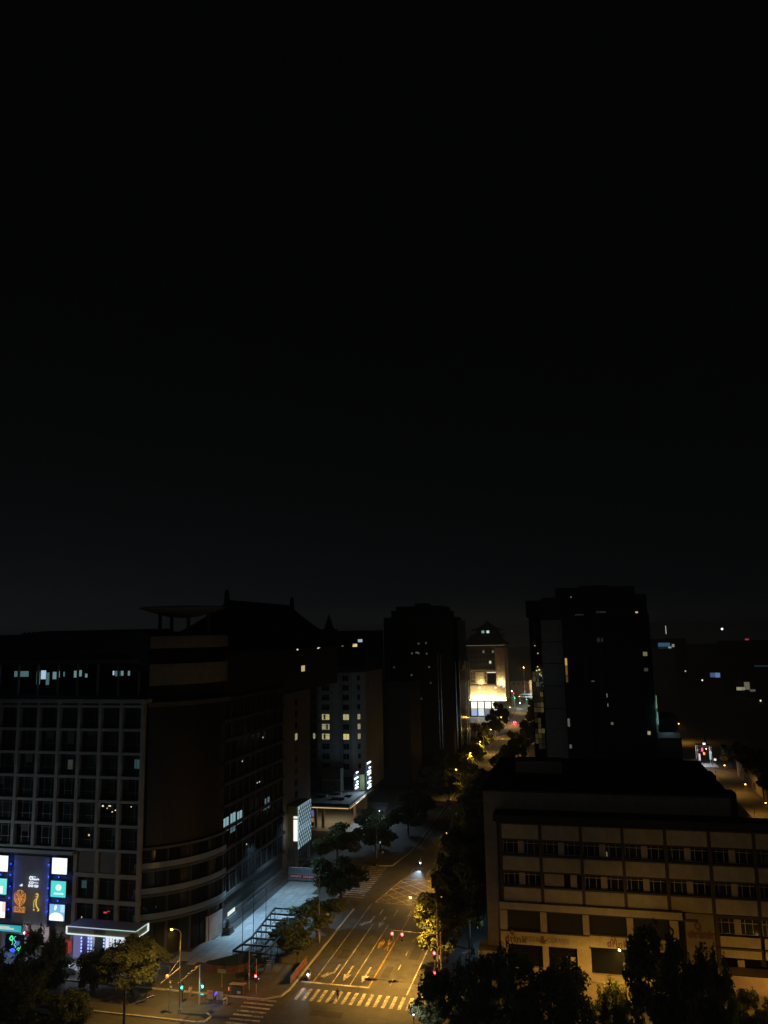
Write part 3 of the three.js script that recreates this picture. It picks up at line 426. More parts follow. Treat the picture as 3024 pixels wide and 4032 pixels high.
// ---------------------------------------------------------------- things along the forecourt
{
  const s = thing('lattice_screen', 'tall white illuminated lattice screen wall beside the hotel drive', 'screen wall', -70, -192);
  part(s, 'screen_body', box(-71.6, -69.1, 4.2, 14.3, -197.6, -187.9), mat(0.5, 0.44, 0.2, { map: T.plaster }));
  for (let i = 0; i < 4; i++) part(s, 'light_panel', box(-69.06, -69, 4.3 + i * 2.5, 6.75 + i * 2.5, -197.5, -187.9), glow(0.3, 0.46, 0.52));
  // lattice of crossed bars in front of the lit panels
  const bars = [], y0 = 4.3, y1 = 14.2, z0 = -197.5, z1 = -187.9, barM = mat(0.12, 0.16, 0.18);
  for (let k = -8; k < 16; k++) for (const sg of [1, -1]) {
    let a = z0 + k * 1.35, b = a + (y1 - y0) * 0.75; if (sg < 0) [a, b] = [b, a]; const d = b - a; let t0 = 0, t1 = 1;
    for (const [lim, isMax] of [[z0, false], [z1, true]]) { const t = (lim - a) / d; if ((d > 0) === isMax) t1 = Math.min(t1, t); else t0 = Math.max(t0, t); }
    const P = (t) => [-68.86 + sg * 0.03, y0 + (y1 - y0) * t, a + d * t]; if (t1 - t0 > 0.04) bars.push([P(t0), P(t1)]);
  }
  for (const [a, b] of bars) part(s, 'lattice_bar', beam(a, b, 0.1, 0.22), barM);
  panelLight(s, COLD, 4.5, 9.4, 9.6, 1.12, 9.2, -0.6, [1, -0.12, 0]);
  part(s, 'light_panel', box(-70.2, -69.15, 6.2, 11.2, -187.88, -187.83), glow(1.1, 1.08, 1.0)); part(s, 'light_panel', box(-70.2, -69.15, 11.5, 12.0, -187.88, -187.83), glow(1, 0.98, 0.9));
  panelLight(s, C(1, 0.92, 0.65), 3, 1, 5, 0.33, 8.7, 4.22, [0, 0, 1]);
  part(s, 'side_return', box(-72.4, -71.6, 3.4, 12.6, -187.9, -187.4), mat(0.55, 0.47, 0.16, { map: T.plaster }));
  for (const z of [-188.6, -197]) part(s, 'support_post', box(-69.9, -69.3, 0.1, 4.2, z - 0.3, z + 0.3), mat(0.55, 0.55, 0.52));
  const w = thing('glass_screen', 'low frosted glass screen closing the far end of the forecourt', 'screen', -64.3, -178);
  for (let i = 0; i < 4; i++) part(w, 'glass_panel', box(-67.6 + i * 1.65, -66 + i * 1.65, 0.3, 3.0, -178.05, -177.95), M.frosted);
  part(w, 'top_rail', box(-67.7, -60.9, 3.0, 3.1, -178.1, -177.9), M.steel); for (let i = 0; i < 5; i++) part(w, 'post', box(-67.7 + i * 1.67, -67.6 + i * 1.67, 0.2, 3.0, -178.1, -177.9), M.steel);
  // strokes of the banner's twelve characters, on a grid of 10
  const G = ['0 1 2 3,0 4 2 6,0 10 3 7,4 1 5 3,7 0 7 4,10 1 9 3,4 4 10 4,5 4 5 10,9 4 9 10,5 6 9 6,5 8 9 8', '0 0 0 10,0 0 3 0,3 0 1 4,1 4 3 6,7 0 4 3,7 0 10 3,5 4 9 4,7 4 7 10,4 6 10 6,5 8 4 10,9 8 10 10', '0 1 10 1,2 2 8 2,2 4 8 4,1 5 9 5,0 7 10 7,2 9 8 9,5 0 5 10', '0 3 5 3,2 0 2 5,1 5 4 5,1 9 4 9,1 5 1 9,4 5 4 9,7 0 6 4,6 3 10 3,9 4 5 10,6 5 10 10', '0 0 0 10,0 0 3 0,3 0 1 4,1 4 3 6,6 0 4 3,5 2 9 2,5 4 9 4,9 2 9 6,5 6 9 6,5 8 4 10,7 8 8 10,10 8 10 10', '2 1 8 1,2 3 8 3,5 0 5 6,2 4 8 4,2 1 2 4,8 1 8 4,1 8 0 10,3 7 4 10,4 10 7 10,6 7 7 8,9 7 10 9', '', '2 0 0 3,2 1 4 1,7 0 5 3,7 1 10 1,0 5 4 5,2 5 2 9,0 9 4 9,6 5 9 5,6 5 5 10,9 5 10 10', '0 2 10 2,5 0 5 2,2 4 9 4,0 7 10 7,5 4 5 10,3 3 1 6', '5 0 5 2,0 2 10 2,4 3 2 7,2 7 9 10,7 4 3 10,0 6 10 6', '5 0 0 4,5 0 10 4,2 5 8 5,2 7 8 7,5 5 5 10,0 10 10 10', '0 0 0 10,0 0 3 0,3 0 1 4,1 4 3 6,7 0 7 2,4 2 10 2,6 2 4 10,6 5 9 5,9 5 8 10', '2 0 0 4,0 4 3 4,3 4 0 8,0 8 4 7,5 3 10 2,5 6 10 5,7 0 9 9,9 9 10 8'];
  const bt = canvasTex(1024, 128, (c) => { c.fillStyle = '#8d1c26'; c.fillRect(0, 0, 1024, 128); c.strokeStyle = '#f0e4e4'; c.lineWidth = 7; G.forEach((g, i) => { if (g) for (const s of g.split(',')) { const [a, b, d, e] = s.split(' ').map(Number); c.beginPath(); c.moveTo(52 + i * 72 + a * 5.8, 30 + b * 6.8); c.lineTo(52 + i * 72 + d * 5.8, 30 + e * 6.8); c.stroke(); } }); });
  const b = thing('safety_banner', 'red banner with pale characters hung across the forecourt end', 'banner', -63.9, -176.6);
  part(b, 'banner_cloth', new THREE.BoxGeometry(6.3, 0.95, 0.02).translate(-63.9, 1.6, -176.6), new THREE.MeshStandardMaterial({ map: bt, roughness: 0.9 }));
  part(b, 'banner_rail', bar([-67.1, 2.12, -176.62], [-60.7, 2.12, -176.62], 0.035), M.steel); for (const x of [-67.1, -60.7]) part(b, 'banner_post', bar([x, 0.2, -176.62], [x, 2.2, -176.62], 0.04), M.steel);
}
{ // steel frame over the garage ramp
  const p = thing('garage_canopy', 'dark steel framed canopy over a ramp beside the forecourt', 'canopy', -58, -143);
  const xl = z => z > -137 ? -59.2 + (z + 137) * -0.12 : -59.2 - (-137 - z) * 0.1, xr = z => -54.2 - Math.max(0, -144 - z) * 0.16;
  for (let z = -131; z > -154; z -= 3.0) {
    part(p, 'cross_beam', beam([xl(z), 3, z], [xr(z), 3, z], 0.24, 0.28), M.darkSteel); part(p, 'post', beam([xl(z), 0.2, z], [xl(z), 3, z], 0.12, 0.12), M.darkSteel); part(p, 'post', beam([xr(z), 0.2, z], [xr(z), 3, z], 0.12, 0.12), M.darkSteel);
    if (z > -151) { part(p, 'side_rail', beam([xl(z), 3.05, z], [xl(z - 3), 3.05, z - 3], 0.26, 0.3), M.darkSteel); part(p, 'side_rail', beam([xr(z), 3.05, z], [xr(z - 3), 3.05, z - 3], 0.26, 0.3), M.darkSteel); part(p, 'mid_rail', beam([xl(z), 1.3, z], [xl(z - 3), 1.3, z - 3], 0.06, 0.06), M.darkSteel);
      for (const f of [0.33, 0.67]) part(p, 'purlin', beam([xl(z) + (xr(z) - xl(z)) * f, 3.02, z], [xl(z - 3) + (xr(z - 3) - xl(z - 3)) * f, 3.02, z - 3], 0.07, 0.07), M.darkSteel); }
  }
  const pl = thing('brick_planter', 'low curved brick wall with dark glass panels on top at the ramp end', 'wall', -61, -131);
  const pts = [[-64.2, -129.6], [-62.4, -129.3], [-60.5, -129.4], [-58.6, -130.1], [-57, -131.2]], tops = [1.5, 2.1, 2.6, 3.0, 3.2];
  const br = [0, 1, 2].map(i => mat(0.16 + i * 0.03, 0.065 + i * 0.015, 0.042 + i * 0.01, { map: T.brick })), bg = cbox(0.46, 0.17, 0.24), R = rng(8);
  for (let i = 0; i < 4; i++) {
    const a = pts[i], b = pts[i + 1], L = Math.hypot(b[0] - a[0], b[1] - a[1]), ang = -Math.atan2(b[1] - a[1], b[0] - a[0]);
    part(pl, 'wall_core', uvm(beam([a[0], 0.6, a[1]], [b[0], 0.6, b[1]], 0.2, 1.1)), M.darkStone);
    for (let r = 0; r < 6; r++) for (let k = 0; k < Math.floor(L / 0.49); k++) { const t = (k + 0.5 + (r % 2) * 0.3) * 0.49 / L; if (t < 1) put(pl, 'brick', bg, br[Math.floor(R() * 3)], a[0] + (b[0] - a[0]) * t, 0.18 + r * 0.185, a[1] + (b[1] - a[1]) * t, ang); }
    const g = new THREE.BufferGeometry(); const q = [[a[0], 1.2, a[1]], [b[0], 1.2, b[1]], [b[0], tops[i + 1], b[1]], [a[0], tops[i], a[1]]]; g.setAttribute('position', new THREE.BufferAttribute(new Float32Array([...q[0], ...q[1], ...q[2], ...q[0], ...q[2], ...q[3]]), 3)); g.computeVertexNormals(); part(pl, 'glass_panel', uvm(g), glass(0.03, 0.05, 0.07, 0.1));
    part(pl, 'top_rail', beam([a[0], tops[i], a[1]], [b[0], tops[i + 1], b[1]], 0.08, 0.08), M.darkSteel);
  }
}
for (const [z, cd, l] of [[-150, 1750, 'flood light on a bracket high beyond the stone lion'], [-167, 900, 'flood light on a bracket high on the office side wall, farther one']]) { // flood lights on the side wall, aimed down at the forecourt
  const f = thing('flood_light', l, 'light', -69, z);
  local(f, 'light_bracket', beam([0.1, 15.6, 0], [3.4, 15.9, 0], 0.12, 0.12), M.darkSteel); local(f, 'light_case', cbox(0.9, 0.35, 1.1), M.darkSteel, 3.6, 15.9, 0); local(f, 'light_lens', cbox(0.4, 0.05, 0.45), glow(2, 2.4, 2.8), 3.6, 15.7, 0);
  spot(f, C(0.42, 0.74, 1), cd, [3.6, 15.6, 0], [8.6, 0, z > -152 ? 1 : 0], 0.95, 0.9, 0.3);
}
{ // seated stone lion on a pedestal by the lobby
  const st = thing('stone_lion', 'dark seated stone lion on a stepped pedestal outside the lobby', 'statue', -67.6, -145.4);
  local(st, 'pedestal', merge([cbox(1.7, 0.35, 1.9).translate(0, 0.17, 0), cbox(1.3, 0.8, 1.5).translate(0, 0.7, 0), cbox(1.5, 0.2, 1.7).translate(0, 1.18, 0)]), M.bronze, 0, 0.2, 0);
  const g = sdfMesh([[[0, 1.75, -0.35, 0.42], [0, 2.3, 0.15, 0.33]], [[0, 2.3, 0.2, 0.3], [0, 2.75, 0.35, 0.3]], [[0, 2.68, 0.55, 0.2], [0, 2.62, 0.72, 0.14]], [[-0.24, 2.2, 0.3, 0.16], [-0.24, 1.5, 0.5, 0.13]], [[0.24, 2.2, 0.3, 0.16], [0.24, 1.5, 0.5, 0.13]], [[-0.34, 1.7, -0.3, 0.26], [-0.38, 1.5, 0.2, 0.14]], [[0.34, 1.7, -0.3, 0.26], [0.38, 1.5, 0.2, 0.14]], [[0, 1.6, -0.7, 0.1], [0, 2.2, -0.75, 0.12]]], [0, 2.2, 0], 1.0, 40, 0.1);
  local(st, 'lion_figure', g, M.bronze);
}
// ---------------------------------------------------------------- hotel behind the forecourt
{
  const h = thing('hotel_building', 'grey hotel block with some yellow lit windows behind the office block', 'building', -82, -262), ZF = -256;
  const out = [[-92.4, -259.6], [-87, ZF], [-74.7, ZF], [-71.1, -259.6], [-71.1, -284], [-101, -284], [-101, -259.6]];
  part(h, 'wall', prism(out, 4, 43.2), M.hotelWall); part(h, 'parapet', prism(out, 43.22, 44.1), M.darkStone);
  part(h, 'rib', box(-79.1, -78.5, 6.6, 43, ZF, ZF + 0.3), M.concrete); part(h, 'rain_pipe', bar([-78, 6.6, ZF + 0.16], [-78, 43.1, ZF + 0.16], 0.1), M.darkSteel);
  const w1 = cbox(2.6, 1.8, 0.08), w2 = cbox(1.95, 1.8, 0.08), w3 = cbox(1.0, 1.7, 0.08), f1 = merge([cbox(0.08, 1.8, 0.1), cbox(2.6, 0.08, 0.1).translate(0, 0.4, 0), cbox(2.9, 0.12, 0.2).translate(0, -0.97, 0)]), f2 = merge([cbox(0.08, 1.8, 0.1), cbox(2.25, 0.12, 0.2).translate(0, -0.97, 0)]), vent = cbox(0.34, 0.34, 0.06);
  const litA = glow(0.42, 0.37, 0.17), litB = glow(0.3, 0.27, 0.16), litC = glow(0.62, 0.52, 0.2), dark = M.glass[2];
  for (let r = 0; r < 10; r++) {
    const y = 41.4 - r * 3.21, lit1 = { 4: litA, 5: litB, 6: litA }[r], lit2 = { 4: litA, 6: litC }[r];
    let w = put(h, 'window', w1, lit1 ?? dark, -84.1, y, ZF + 0.02); local(w, 'window_frame', f1, lit1 ? M.frame : M.paleFrame, 0, 0, 0.05);
    if (lit1) local(w, 'curtain', cbox(0.6, 1.6, 0.03), M.curtain, r % 2 ? 0.5 : -0.45, 0, 0.055);
    w = put(h, 'window', w2, lit2 ?? dark, -76.9, y, ZF + 0.02); local(w, 'window_frame', f2, lit2 ? M.frame : M.paleFrame, 0, 0, 0.05);
    for (const [x, z, ry] of [[-88.6, -257.02, -0.588], [-90.6, -258.36, -0.588], [-72.9, -257.78, 0.785]]) { const lit3 = (x > -75 && r > 3 && r < 7) || (x > -89 && x < -88 && r === 6); const q = put(h, 'window', w3, lit3 ? litB : dark, x, y, z, ry); local(q, 'window_frame', cbox(0.06, 1.7, 0.1), M.frame, 0, 0, 0.03); }
    for (const x of [-81.9, -86.4]) put(h, 'wall_vent', vent, M.black, x, y - 1.6, ZF + 0.03);
  }
  part(h, 'podium', box(-96, -73, 0, 9.2, -284, -252), M.darkStone);
  const sb = part(h, 'sign_block', box(-80.4, -74.2, 7.4, 14.5, -243.5, -240.4), M.wallBrown); part(sb, 'block_band', box(-80.5, -74.1, 10.8, 11.15, -240.4, -240.25), mat(0.5, 0.4, 0.33)); part(sb, 'block_joint', box(-79.3, -79.2, 7.4, 14.5, -240.4, -240.34), M.black);
  part(h, 'roof_band', box(-73.4, -69.6, 11.4, 11.8, -246.6, -246.4), mat(0.4, 0.36, 0.34));
  const c = thing('hotel_canopy', 'flat hotel entrance canopy edged with a gold light strip', 'canopy', -73, -233);
  part(c, 'canopy_roof', box(-84, -67, 6.5, 7.3, -252, -225), M.darkStone); part(c, 'fascia', box(-82, -66.9, 5.9, 6.5, -225.3, -224.9), mat(0.5, 0.4, 0.24)); part(c, 'fascia', box(-67.1, -66.8, 5.9, 6.5, -252, -225.3), mat(0.5, 0.4, 0.24));
  for (let i = 0; i < 4; i++) part(c, 'light_strip', box(-81.8 + i * 3.7, -78.2 + i * 3.7, 5.95, 6.12, -224.89, -224.8), glow(0.85, 0.6, 0.28));
  for (let i = 0; i < 5; i++) part(c, 'light_strip', box(-66.8, -66.7, 5.95, 6.12, -228.4 - i * 3.3, -225.2 - i * 3.3), i === 2 ? glow(1.5, 1.5, 1.4) : glow(0.7, 0.4, 0.2));
  panelLight(c, C(1, 0.72, 0.36), 1.1, 13, 12, -1.6, 5.85, -0.5, [0, -1, 0]);
  for (const [x, z] of [[-79.5, -226.5], [-77.6, -226.5], [-75.4, -226.5], [-68.4, -236], [-68.4, -249]]) part(c, 'column', box(x - 0.35, x + 0.35, 0.1, 5.9, z - 0.35, z + 0.35), mat(0.55, 0.42, 0.24, { map: T.stone }));
  for (const [x, z, w, d] of [[-78, -234, 3, 2], [-72, -231, 4, 1.2], [-70, -236, 2, 3], [-74.5, -238, 2.4, 1.6]]) part(c, 'roof_unit', box(x - w / 2, x + w / 2, 7.3, 7.9, z - d / 2, z + d / 2), M.frame);
  part(h, 'lobby_wall', box(-84, -69, 0, 5.9, -251.9, -251.5), mat(0.5, 0.4, 0.25, { map: T.stone }));
  const poster = thing('lobby_poster', 'tall blue and red illuminated poster at the hotel entrance', 'poster', -78.55, -226.2); local(poster, 'poster_board', cbox(0.9, 4.6, 0.12), M.frame, 0, 2.9, 0); local(poster, 'poster_screen', cbox(0.75, 1.8, 0.02), glow(0.1, 0.12, 0.3), 0, 4.0, 0.08); local(poster, 'poster_screen', cbox(0.75, 1.2, 0.02), glow(0.3, 0.12, 0.06), 0, 2.2, 0.08);
  // lit signs by the drive: stacked white tubes on two frames either side of a pillar
  const p = thing('led_tube_sign', 'stacked bright white light tubes either side of a yellow pillar by the hotel', 'sign', -69, -246);
  part(p, 'pillar', box(-69.4, -67.9, 7.35, 12.0, -246.4, -245.2), mat(0.55, 0.5, 0.22)); part(p, 'sign_frame', box(-71.2, -71.0, 7.35, 12.2, -248.6, -244.4), mat(0.12, 0.16, 0.2)); part(p, 'sign_frame', box(-67.4, -67.2, 7.35, 15.4, -250.2, -245.6), mat(0.12, 0.16, 0.2)); part(p, 'mast', box(-67.5, -67.1, 7.35, 15.8, -246.2, -245.8), M.steel);
  const wl = glow(2.2, 2.6, 3.2);
  for (const [y, l] of [[12.1, 1.8], [10.5, 3.8], [8.4, 2.8], [7.5, 3.0], [9.2, 1.4]]) part(p, 'light_tube', box(-71.0, -70.66, y, y + 0.34, -248.4, -248.4 + l), wl);
  for (const [y, l] of [[15.1, 4], [13.4, 1.6], [12.4, 3.6], [11.6, 3.2], [10.2, 1.6], [9.2, 4], [8.2, 1.8], [7.5, 3.6]]) part(p, 'light_tube', box(-67.2, -66.86, y, y + 0.34, -250, -250 + l), wl);
  spot(p, C(0.55, 0.78, 1), 620, [3.6, 12, 3.4], [2.5, 0, 14], 1.1, 0.7, 0.8); lamp(p, C(0.5, 0.8, 1), 48, 3.2, 11, 4.4, 0.8);
  const dr = structure('hotel_drive', prism([[-84, -262], [-64, -262], [-61, -240], [-63, -223], [-84, -222]], 0.145, 0.2), mat(0.33, 0.34, 0.36, { map: T.stone, roughness: 0.5 }));
}
// ---------------------------------------------------------------- dark tower in the middle, spire and low blocks
{
  const t = thing('dark_tower', 'tall unlit tower block with a stepped top left of the street', 'building', -66, -345);
  part(t, 'wall', box(-81.5, -52, 0, 63, -362, -330), M.towerDark); part(t, 'wall_step', box(-78.5, -55, 63, 66, -360, -332), M.towerDark); part(t, 'wall_step', box(-76.5, -56.5, 66, 67.8, -358, -333), M.towerDark); part(t, 'lift_room', box(-69, -64, 67.8, 69.2, -350, -338), M.towerDark);
  part(t, 'wall_wing', box(-52, -49.8, 0, 61.5, -360, -336), M.blackGlass);
  for (const x of [-58.1, -56.9, -50.6, -49.9, -47.2, -46.4]) part(t, 'metal_fin', box(x, x + 0.3, 8, x > -52 ? 44 : 47, -330.5 - (x > -50 ? 5.6 : 0), -329.6 - (x > -50 ? 5.6 : 0)), M.chrome);
  const R = rng(77); for (let i = 0; i < 7; i++) { const x = -79.5 + R() * 20, y = 12 + Math.floor(R() * 12) * 3.3; const w = put(t, 'window', t.userData.w ??= cbox(0.7, 0.8, 0.06), i % 3 ? (t.userData.a ??= glow(0.02, 0.024, 0.024)) : (t.userData.b ??= glow(0.04, 0.05, 0.05)), x, y, -329.95); } t.userData.w = t.userData.a = t.userData.b = undefined; delete t.userData.w; delete t.userData.a; delete t.userData.b;
  for (const [x, y, w] of [[-67.6, 47.5, 1.2], [-66.4, 47.2, 0.5], [-69.5, 47.2, 0.6], [-63, 47, 0.5], [-63.2, 51.5, 0.5], [-66.5, 51.3, 0.6]]) part(t, 'room_light', box(x, x + w, y, y + 0.7, -329.96, -329.9), glow(0.06, 0.07, 0.07));
  const low = thing('low_block', 'low dark block with bright white shutters beyond the hotel trees', 'building', -62, -405); part(low, 'wall', box(-84, -54.5, 0, 8.6, -420, -400), M.darkStone);
  for (let i = 0; i < 5; i++) part(low, 'shutter_slat', box(-65.8, -56.5, 4.0 + i * 0.75, 4.35 + i * 0.75, -400, -399.8), mat(0.4, 0.36, 0.36));
  for (const [x, y, c] of [[-64.8, 4.1, glow(2.2, 1.8, 2.6)], [-57.6, 3.9, glow(1.3, 1.3, 1.3)], [-68.4, 8.3, glow(0.8, 0.8, 0.8)], [-66.7, 8.2, glow(0.8, 0.8, 0.7)]]) part(low, 'wall_light', box(x - 0.5, x + 0.5, y - 0.35, y + 0.35, -399.7, -399.5), c); lamp(low, C(0.9, 0.8, 1), 120, -2.8, 4.2, 6.5, 0.4); lamp(low, WHITE, 60, 4.4, 4, 6.5, 0.4);
  const sp = thing('spire_building', 'distant dark building with a pointed spire on the skyline', 'building', -97.4, -300); part(sp, 'wall', box(-112, -82, 0, 57.5, -330, -300), M.towerDark); part(sp, 'spire', new THREE.ConeGeometry(2.6, 7.2, 4).rotateY(Math.PI / 4).translate(-97.5, 61.1, -302), M.roofTile); part(sp, 'spire_base', box(-100.4, -94.6, 57.5, 58.4, -304, -300), M.towerDark);
  for (const [x, y, w, c] of [[-106.3, 51.6, 0.9, glow(0.5, 0.5, 0.45)], [-87, 51.2, 1.8, glow(0.9, 0.7, 0.25)], [-84.8, 53, 1.8, glow(0.35, 0.45, 0.5)], [-91.6, 51.5, 0.7, glow(0.6, 0.55, 0.4)], [-95.9, 50.9, 0.6, glow(0.6, 0.6, 0.5)]]) part(sp, 'lit_window', box(x, x + w, y, y + 1.1, -299.98, -299.9), c);
  const mid = thing('mid_block', 'unlit block with a few bluish windows between hotel and dark tower', 'building', -75, -290); part(mid, 'wall', box(-84, -62, 0, 38, -310, -290), M.towerDark); for (const [x, y, w] of [[-81, 30.2, 0.8], [-79.2, 30.4, 0.7], [-76.8, 30.0, 1.3], [-80.8, 26.6, 1.2]]) part(mid, 'lit_window', box(x, x + w, y, y + 1.5, -289.98, -289.9), glow(0.2, 0.34, 0.36));
}
// ---------------------------------------------------------------- brightly lit building with tiered tile roofs at the street's end
function tieredRoof(cx, cz, hw, hd, y0, y1, top, name, parent) {          // a concave pyramid roof with upturned corners
  const n = 10, v = []; const P = (i, u, side) => { const t = i / n, k = 1 - t, w = top + (hw - top) * k, d = top + (hd - top) * k, y = y0 + (y1 - y0) * Math.pow(t, 1.5); const lift = (Math.abs(u) ** 6) * k * k * 0.9; const a = u * w, b = d; const q = [[a, b], [b * w / d, -u * d], [-a, -b], [-b * w / d, u * d]][side]; return [cx + q[0], y + lift, cz + q[1]]; };
  for (let s = 0; s < 4; s++) for (let i = 0; i < n; i++) for (let j = 0; j < 8; j++) { const u0 = j / 4 - 1, u1 = (j + 1) / 4 - 1; const a = P(i, u0, s), b = P(i, u1, s), c = P(i + 1, u1, s), d = P(i + 1, u0, s); v.push(a, b, c, a, c, d); }
  const g = new THREE.BufferGeometry(); g.setAttribute('position', new THREE.BufferAttribute(new Float32Array(v.flat()), 3)); g.computeVertexNormals(); return part(parent, name, uvm(g), M.roofTile);
}
{
  const p = thing('pagoda_roofed_building', 'floodlit department store with a tiered pagoda roof at the street end', 'building', -60, -545), Z = -530;
  part(p, 'wall', box(-71.6, -53.5, 0, 47.4, -560, Z), M.beige); part(p, 'corner_pier', box(-53.5, -47.6, 10.8, 45.6, -556, Z + 1.2), M.beige); part(p, 'pier_rib', box(-51.4, -50.6, 21.5, 45.4, Z + 1.2, Z + 1.5), M.beige);
  part(p, 'dark_storeys', box(-71.3, -54.2, 30.8, 46.8, Z, Z + 0.15), M.darkStone);
  const wg = cbox(1.3, 1.7, 0.1); for (let r = 0; r < 4; r++) for (let k = 0; k < 8; k++) put(p, 'window', wg, r === 1 && k === 6 ? glow(0.6, 0.75, 0.6) : (r === 3 && (k === 4 || k === 7)) ? glow(0.12, 0.12, 0.09) : M.glass[k % 3], -70 + k * 2.1, 32.4 + r * 3.5, Z + 0.18);
  part(p, 'led_screen', box(-59.8, -53.9, 21.6, 28.9, Z, Z + 0.4), M.blackGlass); part(p, 'screen_light', box(-59.8, -54.0, 28.9, 29.3, Z + 0.1, Z + 0.5), glow(1.3, 1.25, 1.0));
  part(p, 'wall_panel', box(-67.8, -61.6, 22.4, 29.4, Z, Z + 0.25), mat(0.58, 0.47, 0.28, { map: T.plaster }));
  for (const x of [-70.2, -68.7, -60.9]) for (const y of [22.6, 25, 27.4]) part(p, 'slot_window', box(x - 0.35, x + 0.35, y, y + 1.6, Z, Z + 0.12), M.black);
  part(p, 'wall_ledge', box(-71.8, -53.5, 20.7, 21.4, Z, Z + 0.8), M.brownFrame);
  for (const [x, y, z] of [[-65.25, 19, 0.3], [-54.6, 19.1, 0.3], [-49, 20, 1.5]]) { const s = part(p, 'round_sign', new THREE.CylinderGeometry(0.85, 0.85, 0.3, 20).rotateX(Math.PI / 2).translate(x, y, Z + z), glow(1.1, 1.08, 1)); }
  const can = part(p, 'canopy', box(-72, -47.6, 10.2, 11, Z, Z + 3.4), mat(0.5, 0.45, 0.3)); for (let i = 0; i < 7; i++) part(can, 'canopy_light', box(-71.5 + i * 3.4, -68.4 + i * 3.4, 10.5, 10.75, Z + 3.42, Z + 3.55), glow(0.75, 0.8, 0.4));
  for (let i = 0; i < 6; i++) { const x = -69.8 + i * 4.1; part(p, 'flood_lamp', box(x - 0.35, x + 0.35, 11.05, 11.4, Z + 1.5, Z + 2), glow(3, 2.4, 1.2)); lamp(p, C(1, 0.78, 0.4), i > 3 ? 420 : 340, x + 60, 11.9, 16.75, 0.3); }
  part(p, 'eave_light', box(-76, -47.0, 47.0, 47.25, Z + 2.8, Z + 2.9), glow(0.18, 0.15, 0.09));
  for (let i = 0; i < 4; i++) { const x0 = -71.2 + i * 4.6; part(p, 'shop_window', box(x0, x0 + 3.9, 5.6, 10, Z, Z + 0.2), glow(1.5, 1.5, 1.15)); part(p, 'shop_window', box(x0, x0 + 3.9, 0.8, 5.3, Z, Z + 0.2), i === 0 ? glow(0.4, 0.5, 0.65) : i === 2 ? glow(0.2, 0.22, 0.28) : glow(0.8, 0.9, 1.0)); part(p, 'shop_pier', box(x0 + 3.9, x0 + 4.6, 0.2, 10.2, Z, Z + 0.7), mat(0.3, 0.3, 0.32)); }
  part(p, 'shop_sign', box(-67.9, -66.4, 1, 3.4, Z + 0.4, Z + 0.5), glow(0.2, 0.5, 1.2)); panelLight(p, C(0.85, 0.93, 1), 7, 17, 9, -3, 5.4, 15.6, [0, -0.15, 1]);
  const an = part(p, 'annex', box(-76.2, -72.2, 0, 24, -556, Z + 1.6), M.darkStone); for (const y of [23.2, 16.4, 8.6]) part(an, 'annex_band', box(-76.4, -72.1, y, y + 0.7, Z + 1.6, Z + 2), M.beige); for (const x of [-76.2, -74.4, -72.6]) part(an, 'annex_mullion', box(x - 0.15, x + 0.15, 8.6, 23.2, Z + 1.6, Z + 1.9), M.beige); lamp(p, C(1, 0.75, 0.4), 50, -14.5, 12, 19.5, 0.3); part(p, 'flood_lamp', box(-50.9, -50.2, 21.6, 21.9, Z + 2.4, Z + 2.8), glow(2, 1.6, 0.8)); lamp(p, C(1, 0.8, 0.45), 190, 9.4, 22.6, 18.2, 0.2); lamp(p, C(1, 0.8, 0.45), 120, -4, 22.2, 17.6, 0.2);
  tieredRoof(-61.5, -545, 15.2, 18, 47.4, 53.4, 9.5, 'main_roof', p); part(p, 'tier_wall', box(-69.5, -50.5, 52, 54, -555, -535), M.darkStone); tieredRoof(-59.9, -545, 11, 11, 53.4, 55.4, 7.5, 'second_roof', p); part(p, 'tier_wall', box(-67, -52.6, 54.5, 57.4, -552, -537.5), M.darkStone);
  for (const [x, m] of [[-62.4, glow(0.22, 0.36, 0.36)], [-59, glow(0.6, 0.8, 0.75)]]) part(p, 'lit_window', box(x - 0.9, x + 0.9, 55.2, 57, -537.5, -537.4), m); tieredRoof(-59.9, -545, 10, 10, 57.2, 63.6, 0.15, 'top_roof', p); part(p, 'finial', new THREE.CylinderGeometry(0.05, 0.35, 1.6, 8).translate(-59.9, 64.3, -545), M.roofTile);
}
